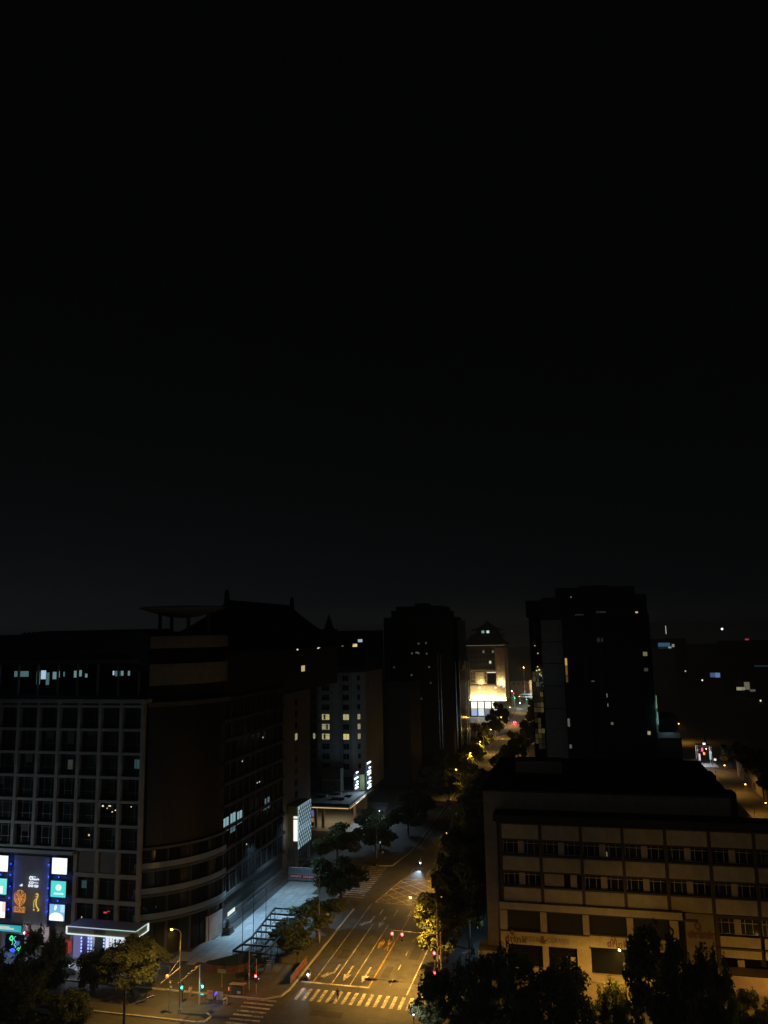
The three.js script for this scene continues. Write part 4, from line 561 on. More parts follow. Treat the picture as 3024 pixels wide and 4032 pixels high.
{ // things at the far end of the street
  const f = thing('footbridge', 'pale lit footbridge across the far end of the street', 'footbridge', -38, -625); part(f, 'deck', box(-46, -27, 5.2, 5.8, -627, -623), mat(0.4, 0.42, 0.45)); for (let i = 0; i < 10; i++) part(f, 'truss_bar', beam([-45.5 + i * 1.9, 5.9, -623], [-44.5 + i * 1.9, 7.4, -623], 0.2, 0.2), M.steel); part(f, 'hand_rail', box(-46, -27, 7.4, 7.6, -623.1, -622.9), M.steel); for (const x of [-45.6, -27.4]) part(f, 'pier', box(x - 0.5, x + 0.5, 0, 5.2, -626, -624), M.concrete); part(f, 'light_strip', box(-44, -36, 7.65, 7.9, -622.9, -622.7), glow(0.5, 0.62, 0.72)); lamp(f, C(0.75, 0.9, 1), 240, 0, 9, 4, 0.4);
  const y = thing('yellow_lit_block', 'small yellow lit block with a white panel by the footbridge', 'building', -31, -640); part(y, 'wall', box(-38.6, -24, 0, 17, -655, -640), M.beige); part(y, 'light_panel', box(-36.6, -33.6, 6, 12.5, -639.95, -639.9), glow(0.36, 0.44, 0.46)); lamp(y, C(1, 0.85, 0.4), 380, -6, 15, 9, 0.3);
  const br = thing('brick_block', 'dim reddish block seen beyond the footbridge', 'building', -44, -690); part(br, 'wall', box(-58, -38, 0, 13, -700, -690), M.wallBrown); part(br, 'roof', box(-58.6, -37.4, 13, 13.8, -700.5, -689.5), M.roofTile); for (let i = 0; i < 4; i++) part(br, 'window', box(-56 + i * 4, -54 + i * 4, 10, 12.5, -689.95, -689.9), M.glass[0]); lamp(br, SODIUM, 60, 1, 11, 8, 0.4);
  const hm = thing('mast_lamp', 'single orange lamp on a tall mast beyond the street end', 'lamp', -41.4, -620); local(hm, 'pole', bar([0, 0, 0], [0, 28, 0], 0.3, 8, 0.15), M.pole); local(hm, 'lamp_bulb', new THREE.SphereGeometry(0.24, 10, 8), glow(90, 28, 4), 0, 28.2, 0); local(hm, 'lamp_shade', new THREE.ConeGeometry(0.9, 0.5, 12), M.darkSteel, 0, 28.75, 0); lamp(hm, SODIUM, 500, 0, 28.2, 0, 0.3);
  const sig = [['red', -48.3, 10, [3, 0.12, 0.1]], ['green', -47.6, 6.3, [0.1, 2, 1.1]], ['green', -38.8, 5.4, [0.1, 2, 1.1]]];
  for (const [c, x, yy, e] of sig) { const s = thing('traffic_signal', c === 'red' ? 'distant red traffic signal past the pagoda roofed store' : x < -45 ? 'distant green traffic signal beside the red one' : 'distant green traffic signal under the footbridge', 'traffic light', x, -600); local(s, 'pole', bar([0, 0, 0], [0, yy + 0.8, 0], 0.12), M.pole); local(s, 'signal_case', cbox(0.6, 1.5, 0.4), M.blackPole, 0, yy, 0.25); local(s, 'signal_light', new THREE.SphereGeometry(0.24, 8, 6), glow(...e, 2.5), 0, yy + 0.2, 0.5); lamp(s, C(...e), 20, 0, yy + 0.2, 0.9, 0.2); }
  for (const [x, yy, z, l] of [[-49.6, 11.5, -600, 'double'], [-43.3, 3.6, -590, 'low']]) { const g = thing('globe_lamp', l === 'double' ? 'bright white globe lamp at the corner of the pagoda roofed store' : 'small white lamp low beside the far crossing', 'lamp', x, z); local(g, 'pole', bar([0, 0, 0], [0, yy, 0], 0.12), M.pole); local(g, 'lamp_globe', new THREE.SphereGeometry(0.24, 10, 8), glow(20, 22, 24), 0, yy + 0.2, 0); lamp(g, WHITE, 160, 0, yy + 0.2, 0, 0.2); }
}
// ---------------------------------------------------------------- building on the right with beige panels
const font = await new FontLoader().loadAsync('fonts/droid/droid_sans_bold.typeface.json');
const word = (s, size, depth = 0.08) => new TextGeometry(s, { font, size, depth, curveSegments: 4, bevelEnabled: false });
const rb = thing('panel_building', 'four storey building with beige panels and dark window bands, right of the street', 'building', 4, -140);
{
  const Z = -130, X = [-13.6, -7.35, -1.1, 5.1, 11.35, 17.6, 23.85, 30.1];
  part(rb, 'back_wall', box(-16.5, 21.6, 0, 30, -166, -133.2), M.pilaster);
  part(rb, 'roof_slab', box(-16.7, 21.9, 30.0, 30.35, -166.3, -133.0), M.black);
  part(rb, 'core_wall', box(-14.2, 31, 0, 26.2, -133.2, -130.8), M.black);
  part(rb, 'eave', box(-14.6, 31, 26.2, 27.2, -133.2, -129.2), M.black);
  part(rb, 'roof_box', box(-11.9, -3.8, 30.35, 33, -150, -145), M.pilaster);
  part(rb, 'roof_box', box(14, 18.4, 30.35, 31.2, -164, -158), M.black); part(rb, 'roof_box', box(18.6, 21.6, 30.35, 31.2, -150, -145), M.black); part(rb, 'roof_box', box(20, 22.6, 26.9, 30.6, -137, -133.3), M.black);
  const panelG = cbox(5.75, 2.24, 0.3), R = rng(3);
  const tones = [0.95, 1, 1.06].map(k => mat(0.42 * k, 0.37 * k, 0.27 * k, { map: T.plaster }));
  const rows = [[24.6, 21.4], [19.85, 16.5], [15.2, null]];
  for (const [y, wy] of rows) for (let k = 0; k < 7; k++) put(rb, 'wall_panel', panelG, tones[Math.floor(R() * 3)], (X[k] + X[k + 1]) / 2, y, Z - 0.15);
  for (let k = 0; k < 8; k++) for (const [a, b] of [[14.0, 25.8]]) part(rb, 'mullion_column', box(X[k] - 0.22, X[k] + 0.22, a, b, Z - 0.5, Z + 0.06), M.brownFrame);
  for (const y of [25.8, 23.35, 20.98, 18.6, 16.35]) part(rb, 'sill_beam', box(-14, 31, y - 0.16, y + 0.12, Z - 0.6, Z + 0.02), M.brownFrame);
  // windows: two to a bay with a pier between
  const win = cbox(2.35, 2.1, 0.06), fr = merge([cbox(0.07, 2.1, 0.1).translate(-0.55, 0, 0), cbox(0.07, 2.1, 0.1).translate(0.5, 0, 0), cbox(2.35, 0.07, 0.1).translate(0, 0.55, 0), cbox(2.35, 0.07, 0.1).translate(0, -1.02, 0), cbox(0.07, 2.1, 0.1).translate(-1.14, 0, 0)]), pier = cbox(0.85, 2.1, 0.25);
  const bay = (k, y, cx = (X[k] + X[k + 1]) / 2) => { for (const s of [-1, 1]) { const w = put(rb, 'window', win, M.glass[Math.floor(R() * 3)], cx + s * 1.62, y, Z - 0.62); local(w, 'window_frame', fr, M.paleFrame, 0, 0, 0.05); } put(rb, 'window_pier', pier, M.facing, cx, y, Z - 0.55); };
  for (let k = 0; k < 7; k++) { bay(k, 22.2); if (k !== 1) bay(k, 17.5); }
  part(rb, 'wall_panel', box(-7, -4, 16.5, 18.5, Z - 0.6, Z - 0.4), M.facing); for (const x of [-3.4, -1.6]) part(rb, 'window', box(x - 0.3, x + 0.3, 16.7, 18.3, Z - 0.62, Z - 0.5), M.glass[0]); part(rb, 'wall_panel', box(-3, -2, 16.5, 18.5, Z - 0.6, Z - 0.4), M.facing);
  part(rb, 'lit_window', box(2.6, 2.8, 21.3, 22.0, Z - 0.56, Z - 0.55), glow(0.12, 0.1, 0.05));
  // cornice over the bar, its openings, sign boards and lower walls
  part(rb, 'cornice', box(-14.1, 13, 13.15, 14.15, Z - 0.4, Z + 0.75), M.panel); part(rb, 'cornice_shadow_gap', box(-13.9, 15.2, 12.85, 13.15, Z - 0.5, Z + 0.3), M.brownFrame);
  const bx = [[-13.0, -7.9], [-6.9, -1.5], [-0.55, 5.0], [5.95, 11.2]];
  for (const [a, b] of bx) part(rb, 'bar_window', box(a, b, 10.0, 12.85, Z - 0.75, Z - 0.65), M.black);
  for (const [a, b] of [[-14.1, -13.0], [-7.9, -6.9], [-1.5, -0.55], [5.0, 5.95], [11.2, 12.4]]) part(rb, 'bar_pier', box(a, b, 9.9, 12.85, Z - 0.6, Z), M.facing);
  part(rb, 'dark_recess', box(12.4, 13.4, 7, 12.85, Z - 0.7, Z - 0.5), M.black);
  part(rb, 'sign_board', box(-14.1, -0.7, 7.95, 9.75, Z - 0.3, Z + 0.25), M.signBoard); part(rb, 'sign_board', box(-0.68, 10.6, 8.35, 10.0, Z - 0.3, Z + 0.32), M.signBoard);
  for (const [a, b, c, d] of [[-13.0, -7.75, 4.7, 7.95], [-6.85, -2.55, 4.9, 7.95], [-0.5, 5.7, 3.6, 8.35], [6.2, 12, 3.6, 8.35]]) { part(rb, 'bar_window', box(a, b, c, d, Z - 0.8, Z - 0.7), M.glass[2]); part(rb, 'window_sill', box(a - 0.1, b + 0.1, c - 0.22, c, Z - 0.4, Z + 0.22), M.panel); }
  for (const [a, b, c] of [[-14.1, -13, 7.95], [-7.75, -6.85, 7.95], [-2.55, -0.5, 7.95], [5.7, 6.2, 8.35], [12, 12.4, 8.35]]) part(rb, 'bar_pier', box(a, b, 4.2, c, Z - 0.5, Z + 0.02), M.facing);
  part(rb, 'lower_wall', box(-14.1, 12.4, 0, 4.4, Z - 0.6, Z), M.facing); part(rb, 'doorway', box(-6, -2.6, 0.1, 3.6, Z - 0.02, Z + 0.04), M.blackGlass); part(rb, 'notice_board', box(-4.2, -2.8, 4.95, 6.4, Z - 0.6, Z - 0.5), M.panel);
  part(rb, 'blank_wall', box(13.4, 17.4, 0, 14, Z - 0.6, Z + 0.15), M.pilaster); part(rb, 'drain_column', box(17.5, 18.1, 4, 14, Z - 0.5, Z + 0.1), M.brownFrame);
  // right-hand bays
  bay(5, 12.3, 20.7); bay(6, 12.3, 26.9); for (const cx of [20.75, 27]) { part(rb, 'wall_panel', box(cx - 2.85, cx + 2.85, 9.6, 11.1, Z - 0.5, Z), M.signBoard); part(rb, 'wall_panel', box(cx - 2.85, cx + 2.85, 8.2, 9.35, Z - 0.5, Z + 0.04), M.signBoard); part(rb, 'ledge', box(cx - 3, cx + 3, 9.35, 9.6, Z - 0.4, Z + 0.3), M.brownFrame); for (const s of [-1, 1]) part(rb, 'window', box(cx + s * 1.6 - 1.15, cx + s * 1.6 + 1.15, 6.3, 7.9, Z - 0.6, Z - 0.5), M.blackGlass); part(rb, 'window_pier', box(cx - 0.45, cx + 0.45, 6.2, 7.9, Z - 0.5, Z - 0.1), M.facing); }
  part(rb, 'sill_beam', box(18, 31, 13.6, 14, Z - 0.6, Z + 0.1), M.brownFrame); part(rb, 'lower_wall', box(17.5, 31, 0, 5.9, Z - 0.6, Z - 0.2), M.facing);
  part(rb, 'awning', box(17.4, 31, 4.6, 7.0, Z + 0.1, Z + 3.2), mat(0.5, 0.36, 0.3, { map: T.plaster })); for (const x of [18, 24.5]) part(rb, 'awning_post', box(x - 0.3, x + 0.3, 0.1, 4.6, Z + 2.6, Z + 3.1), M.facing); part(rb, 'shop_counter', box(19.4, 22, 0.1, 1.9, Z + 0.4, Z + 1.6), M.panel);
  // small gatehouse between building and street
  part(rb, 'gatehouse', box(-17.6, -14.6, 0, 5.1, -135, -131), M.facing); part(rb, 'gatehouse_roof', box(-17.9, -14.4, 5.1, 6.3, -135.2, -130.8), M.panel); part(rb, 'gatehouse_panel', box(-16.4, -15.1, 5.45, 5.9, -130.8, -130.74), M.brownFrame);
}
{ // signs of the bar
  const balloon = (o, x, y, s, m) => local(o, 'balloon_mark', mergeGeometries([new THREE.TorusGeometry(0.36 * s, 0.1 * s, 6, 18).scale(1, 1.15, 1).translate(x, y, 0).toNonIndexed(), new THREE.BoxGeometry(0.22 * s, 0.2 * s, 0.1).translate(x, y - 0.55 * s, 0).toNonIndexed()]), m);
  const a = thing('bar_sign', 'red drink lettering with a balloon shape and pale BEER & COFFEE letters', 'sign', -13.5, -129.7);
  local(a, 'sign_letters', word('drink', 0.95), M.redLetter, 0, 8.22, 0); balloon(a, 1.2, 9.72, 0.8, M.redLetter);
  local(a, 'sign_letters', word('BEER', 0.72), M.paleLetter, 3.0, 8.5, 0); local(a, 'sign_letters', word('&', 1.05), M.redLetter, 5.35, 8.35, 0); local(a, 'sign_letters', word('COFFEE', 0.72), M.paleLetter, 6.4, 8.5, 0);
  const b = thing('bar_sign', 'red drink lettering above the right-hand bar window with dark characters', 'sign', 1.9, -129.62); local(b, 'sign_letters', word('drink', 0.85), M.redLetter, 0, 8.62, 0); balloon(b, 1.02, 9.75, 0.72, M.redLetter);
  const dk = mat(0.1, 0.09, 0.07), chars = [['0 0 0 1', '0 1 1 1', '1 0 1 1', '0 0 1 0', '.5 0 .5 1', '0 .5 1 .5'], ['0 .9 1 .9', '.5 0 .5 1', '0 .5 1 .5', '.1 0 .4 .4', '.9 0 .6 .4'], ['0 1 0 0', '0 1 1 1', '1 1 1 0', '.2 .7 .8 .7', '.2 .4 .8 .4', '.5 .1 .5 .9'], ['0 .8 1 .8', '.2 1 .2 0', '.8 1 .8 0', '0 .4 1 .4', '0 0 1 0'], ['.5 1 0 .6', '.5 1 1 .6', '.2 .5 .8 .5', '.5 .6 .5 0', '0 0 1 0', '0 .25 1 .25']];
  chars.forEach((c, i) => local(b, 'sign_character', merge(c.map(s => { const [p, q, r, t] = s.split(' ').map(Number); return beam([p * 0.8, q * 0.85, 0], [r * 0.8 + 1e-4, t * 0.85, 0], 0.13, 0.08); })), dk, 3.9 + i * 1.12, 8.75, 0.04));
  const c = thing('bar_sign', 'faded red drink lettering on the blank brown wall', 'sign', 13.6, -129.8); local(c, 'sign_letters', word('drink', 1.05), mat(0.17, 0.07, 0.05), 0, 10.6, 0); balloon(c, 1.5, 12.25, 1.0, mat(0.17, 0.07, 0.05));
}
// ---------------------------------------------------------------- big dark tower on the right
{
  const t = thing('right_tower', 'huge unlit tower with a pale vertical slab rising behind the panel building', 'building', 4, -285), Z = -270;
  part(t, 'glass_shaft', box(-15.6, -11.6, 0, 61.2, -300, Z - 0.6), M.blackGlass); part(t, 'shaft_cap', box(-16.4, -11.0, 60.6, 66.4, -300, Z), M.black);
  part(t, 'pale_slab', box(-11.6, -4.7, 0, 59.6, -300, Z), M.towerPale); part(t, 'slab_cap', box(-11.0, -4.4, 59.6, 67.2, -299, Z + 0.4), M.towerDark);
  for (const y of [52.2, 45, 37.6, 30.2]) part(t, 'slab_joint', box(-11.6, -4.7, y, y + 0.22, Z, Z + 0.05), M.black);
  part(t, 'wall', box(-4.7, 21.2, 0, 67.2, -302, Z - 0.5), M.towerDark); part(t, 'wall_crown', box(-6.2, 19.8, 67.2, 70.4, -300, Z - 1), M.towerDark); part(t, 'lift_room', box(2, 12, 70.4, 71.4, -296, -280), M.towerDark);
  for (const x of [-1.2, 3.2, 7.6]) part(t, 'wall_rib', box(x, x + 0.35, 10, 62, Z - 0.5, Z + 0.1), mat(0.12, 0.11, 0.1));
  part(t, 'side_shaft', box(20.6, 23.6, 0, 61, -298, Z + 0.4), M.black); part(t, 'shaft_cap', box(19.9, 23.2, 60, 67.5, -298, Z + 0.6), M.towerDark);
  // panes of the glass shaft; their warm glow paints in yellow reflections
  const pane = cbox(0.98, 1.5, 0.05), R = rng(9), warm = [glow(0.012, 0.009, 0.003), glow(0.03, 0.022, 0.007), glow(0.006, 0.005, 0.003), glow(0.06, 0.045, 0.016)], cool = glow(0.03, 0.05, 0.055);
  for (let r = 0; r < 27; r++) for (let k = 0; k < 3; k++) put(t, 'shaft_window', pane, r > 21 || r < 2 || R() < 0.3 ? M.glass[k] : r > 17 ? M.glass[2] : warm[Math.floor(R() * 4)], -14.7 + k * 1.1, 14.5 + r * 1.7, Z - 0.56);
  for (const [x, y, s] of [[-13.5, 43.9, 0.35], [-13.1, 42.8, 0.5], [-13.9, 42.6, 0.4], [-12.9, 41.4, 0.35], [-12.4, 40.9, 0.3], [-13.2, 48.4, 0.3], [-14, 51, 0.25]]) part(t, 'room_light', box(x, x + s, y, y + s, Z - 0.52, Z - 0.48), glow(0.9, 0.75, 0.4));
  for (const [x, y, h, m] of [[-4.2, 44.4, 2.4, glow(0.5, 0.3, 0.06)], [-4.2, 41.2, 3, glow(0.13, 0.07, 0.02)], [-4.2, 38.9, 2, glow(0.07, 0.035, 0.012)], [-4.4, 24.5, 2.6, glow(0.09, 0.1, 0.09)], [-4.2, 17.5, 1.2, glow(0.08, 0.1, 0.1)]]) part(t, 'lit_window', box(x, x + 0.7, y, y + h, Z - 0.48, Z - 0.42), m);
  for (const [x, y, w, h, e] of [[-1.2, 67, 0.3, 0.4, [0.2, 0.2, 0.19]], [19.4, 61.3, 0.8, 0.5, [0.6, 0.5, 0.28]], [20.9, 47.3, 1.3, 1.3, [0.16, 0.15, 0.06]], [20.9, 42.4, 1.2, 1.0, [0.04, 0.04, 0.03]], [8.6, 34, 0.25, 1.2, [0.16, 0.16, 0.13]], [8.7, 31, 0.25, 1, [0.16, 0.16, 0.13]], [9.4, 25.2, 0.8, 0.8, [0.1, 0.1, 0.06]], [20.6, 22.3, 0.9, 1.1, [0.35, 0.29, 0.16]], [4, 39, 1, 0.4, [0.03, 0.06, 0.05]], [-0.2, 61, 3, 0.4, [0.012, 0.014, 0.013]], [7, 61.6, 3, 0.6, [0.014, 0.015, 0.014]], [6.6, 52, 2, 1.4, [0.012, 0.012, 0.012]]]) part(t, 'lit_window', box(x, x + w, y, y + h, Z + (x > 19 ? 0.62 : -0.48), Z + (x > 19 ? 0.68 : -0.4)), glow(...e));
  const an = thing('lit_annex', 'teal lit parapet and wall strip at the foot of the dark right tower', 'building', 26, -272); part(an, 'wall', box(23.7, 31, 0, 21.2, -296, -271), M.towerDark); part(an, 'wall_strip', box(22.4, 24.1, 21, 41, -272, -270.2), mat(0.4, 0.42, 0.42)); part(an, 'parapet', box(22.2, 30.6, 21.2, 22.9, -271, -270.4), mat(0.4, 0.42, 0.42)); part(an, 'block', box(24.3, 30.8, 23, 27, -294, -277), M.black);
  part(an, 'light_tube', box(24.05, 24.2, 25.5, 29.4, -269.9, -269.75), glow(0.2, 0.5, 0.42)); part(an, 'light_tube', box(24.0, 24.15, 30.5, 34.6, -269.9, -269.75), glow(0.22, 0.32, 0.2)); lamp(an, C(0.4, 1, 0.85), 2.2, -1.9, 26.5, 3.2, 0.3); lamp(an, C(0.4, 1, 0.9), 1.6, -1.9, 31, 3.0, 0.3); lamp(an, C(0.45, 0.75, 1), 3, 1, 23.8, 3.6, 0.3);
}
{ // back street on the far right
  const p = thing('light_pavilion', 'small pavilion with white and red lights on the far right street', 'pavilion', 48, -350);
  part(p, 'floor', box(43, 53, 0.05, 0.3, -356, -346), mat(0.4, 0.46, 0.48)); part(p, 'roof_spike', new THREE.ConeGeometry(0.7, 5, 6).translate(49, 11, -350), M.darkSteel); for (const [x, z] of [[45.6, -348], [51, -348], [51, -353], [45.6, -353]]) part(p, 'post', bar([x, 0.3, z], [x, 8, z], 0.15), M.steel); part(p, 'ring_beam', box(45.4, 51.2, 8, 8.5, -353.2, -347.8), M.steel);
  for (const [x, y, w, h, e] of [[48.3, 8.9, 0.9, 0.6, [2.2, 2.6, 3]], [47.4, 6.2, 0.7, 1.4, [1.4, 0.2, 0.4]], [48, 4.8, 0.8, 1, [1.5, 0.35, 0.1]], [46.1, 2.6, 0.8, 2.6, [0.8, 0.75, 0.8]], [50.3, 3, 0.6, 3.4, [0.4, 0.6, 0.66]], [52, 2.6, 0.9, 0.8, [1, 1, 0.95]]]) part(p, 'sign_light', box(x - w / 2, x + w / 2, y, y + h, -347.6, -347.4), glow(...e)); lamp(p, C(0.7, 0.92, 1), 90, 0.4, 6, 0, 0.4); lamp(p, C(1, 0.2, 0.25), 25, -0.4, 5.4, 3.4, 0.4);
}
{ // low dark rows either side of the back street
  const a = thing('row_building', 'low black flat roofed row along the left of the back street', 'building', 36, -250); for (const [z0, z1, h] of [[-196, -168, 4.4], [-232, -197, 3.6], [-262, -233, 4.6], [-300, -263, 3.4], [-338, -301, 4.2]]) { part(a, 'wall', box(28, 43.4, 0, h, z0, z1), M.towerDark); part(a, 'roof', box(27.7, 43.7, h, h + 0.3, z0 - 0.2, z1 + 0.2), M.black); }
  const b = thing('row_building', 'low dark walled row along the right of the back street', 'building', 66, -260); for (const [z0, z1, h] of [[-250, -210, 5.2], [-286, -252, 4.4], [-330, -288, 5.6]]) { part(b, 'wall', box(57, 78, 0, h, z0, z1), M.wallBrown); part(b, 'roof', box(56.6, 78.4, h, h + 0.4, z0 - 0.2, z1 + 0.2), M.black); for (let i = 0; i < 5; i++) part(b, 'shutter', box(56.9, 57, 0.3, 2.8, z0 + 4 + i * 6, z0 + 7.5 + i * 6), M.darkSteel); }
}
const farMat = [M.black, M.towerDark];
[[72, -700, 16, 40, 'blue', 'distant block with a bright blue lit terrace near the right horizon'], [110, -700, 12, 19, 'blue2', 'distant low block with a blue lit front at the right'], [132, -690, 8, 12, 'cream', 'distant cream lit block beside a thin mast at the far right'], [165, -760, 26, 22, 'teal', 'distant long block with a faint teal edge at the right border'], [95, -900, 40, 44, 'none', 'distant unlit block on the right horizon with scattered lamps'], [190, -950, 60, 40, 'red', 'distant wide block with a small red sign on the right horizon']].forEach(([x, z, w, h, k, label]) => {
  const o = thing('distant_building', label, 'building', x, z, 0, 'blocks on the right horizon'); local(o, 'wall', box(-w / 2, w / 2, 0, h, -24, 0), farMat[k === 'none' ? 0 : 1]); local(o, 'roof', box(-w / 2 - 0.4, w / 2 + 0.4, h, h + 1, -24.4, 0.4), M.black);
  if (k === 'blue') { local(o, 'lit_window', box(-5, 4.6, 40.2 - 0.4, 44.2, 0.1, 0.3), glow(0.035, 0.09, 0.14)); local(o, 'lit_window', box(6, 8, 40.5, 43, 0.2, 0.4), glow(0.25, 0.24, 0.2)); local(o, 'lit_window', box(3, 5.5, 39.6, 41, 0.4, 0.6), glow(0.2, 0.3, 0.3)); }
  if (k === 'blue2') { local(o, 'lit_window', box(-3.6, 0, 15.4, 19.3, 0.1, 0.3), glow(0.06, 0.1, 0.22)); local(o, 'lit_window', box(0.2, 4, 15.2, 19.4, 0.1, 0.3), glow(0.12, 0.2, 0.4)); }
  if (k === 'cream') { local(o, 'lit_window', box(-2, 2, 6, 12, 0.1, 0.3), glow(0.14, 0.13, 0.09)); local(o, 'lit_window', box(-8, -2, 5.5, 8, 0.1, 0.3), glow(0.3, 0.27, 0.17)); local(o, 'lit_window', box(2, 6, 4.5, 6.2, 0.1, 0.3), glow(0.1, 0.09, 0.08)); local(o, 'mast', bar([-3, 0, 1], [-4.6, 30, 1], 0.25, 6, 0.12), M.pole); }
  if (k === 'teal') local(o, 'light_strip', box(-12, 13, 21, 22, 0.5, 0.7), glow(0.01, 0.03, 0.035));
  if (k === 'red') local(o, 'red_sign', box(-6, -2, 41.6, 43.2, 0.3, 0.5), glow(0.5, 0.03, 0.07));
});
[[118.7, 54.9, -700, 'white lamp highest on the right horizon', [3, 3, 2.8]], [74.7, 55, -705, 'tall thin white light on the right skyline', [0.8, 0.85, 0.8]], [99.9, 13, -700, 'small white lamp below the blue lit block', [2.4, 2.3, 2]], [86, 21, -690, 'pair of faint yellow lamps left of the blue lit block', [0.8, 0.7, 0.4]], [131, 1.5, -640, 'small yellow lamp under the cream lit block', [2, 1.7, 1.1]], [141, 6, -640, 'small white lamp at the right border', [1.6, 1.5, 1.2]], [118, 6, -520, 'small bluish lamp at the right edge above the back street', [1.5, 1.8, 1.8]], [108, 6, -500, 'small red lamp at the right edge above the back street', [1.8, 0.15, 0.2]]].forEach(([x, y, z, label, e], i) => {
  const o = thing('distant_lamp', label, 'lamp', x, z); local(o, 'pole', bar([0, 0, 0], [0, y, 0], 0.25, 6, 0.12), M.blackPole); local(o, 'lamp_bulb', i === 1 ? cbox(0.5, 7, 0.5) : new THREE.SphereGeometry(i === 0 ? 0.9 : 0.65, 8, 6), glow(...e, 0.6), 0, y, 0);
});
// ---------------------------------------------------------------- people, scooters, cars
function sdfMesh(bones, centre, half, res, k = 0.03, paint) {           // bones: [[x,y,z,r],[x,y,z,r]]; one smooth surface round them all
  const mc = new MarchingCubes(res, M.black, false, false, 60000); mc.isolation = 0;
  const n = res, h = n / 2;
  for (let z = 0; z < n; z++) for (let y = 0; y < n; y++) for (let x = 0; x < n; x++) {
    const px = centre[0] + (x - h) / h * half, py = centre[1] + (y - h) / h * half, pz = centre[2] + (z - h) / h * half; let d = 9;
    for (const [a, b] of bones) {
      const bx = b[0] - a[0], by = b[1] - a[1], bz = b[2] - a[2], L = bx * bx + by * by + bz * bz || 1e-9; const t = Math.min(1, Math.max(0, ((px - a[0]) * bx + (py - a[1]) * by + (pz - a[2]) * bz) / L));
      const q = Math.hypot(px - a[0] - bx * t, py - a[1] - by * t, pz - a[2] - bz * t) - (a[3] + (b[3] - a[3]) * t);
      const m = Math.max(k - Math.abs(d - q), 0) / k; d = Math.min(d, q) - m * m * k / 4;
    }
    mc.field[x + y * n + z * n * n] = -d;
  }
  mc.update(); const c = mc.count, p = mc.positionArray.slice(0, c * 3), nn = mc.normalArray.slice(0, c * 3);
  for (let i = 0; i < c * 3; i += 3) { p[i] = centre[0] + p[i] * half; p[i + 1] = centre[1] + p[i + 1] * half; p[i + 2] = centre[2] + p[i + 2] * half; }
  let g = new THREE.BufferGeometry(); g.setAttribute('position', new THREE.BufferAttribute(p, 3)); g.setAttribute('normal', new THREE.BufferAttribute(nn, 3));
  if (paint) { const col = new Float32Array(c * 3); for (let i = 0; i < c; i++) col.set(paint(p[i * 3], p[i * 3 + 1], p[i * 3 + 2]), i * 3); g.setAttribute('color', new THREE.BufferAttribute(col, 3)); }
  return g;
}
const handBones = (w, d) => {                                           // palm, four fingers and a thumb from the wrist w, hanging along d (-1: forward curl)
  const [x, y, z] = w, s = d, out = [[[x, y, z, 0.026], [x, y - 0.09, z + 0.01, 0.03]]];
  [[-0.03, 0.07], [-0.01, 0.085], [0.01, 0.08], [0.03, 0.062]].forEach(([o, l]) => { out.push([[x, y - 0.085, z + o, 0.0095], [x + 0.006 * s, y - 0.09 - l * 0.55, z + o, 0.0088]], [[x + 0.006 * s, y - 0.09 - l * 0.55, z + o, 0.0088], [x + 0.02 * s, y - 0.09 - l, z + o, 0.0075]]); });
  out.push([[x, y - 0.03, z + 0.025, 0.011], [x + 0.012 * s, y - 0.075, z + 0.055, 0.009]]); return out;
};
const bodyMat = new THREE.MeshStandardMaterial({ vertexColors: true, roughness: 0.85 });
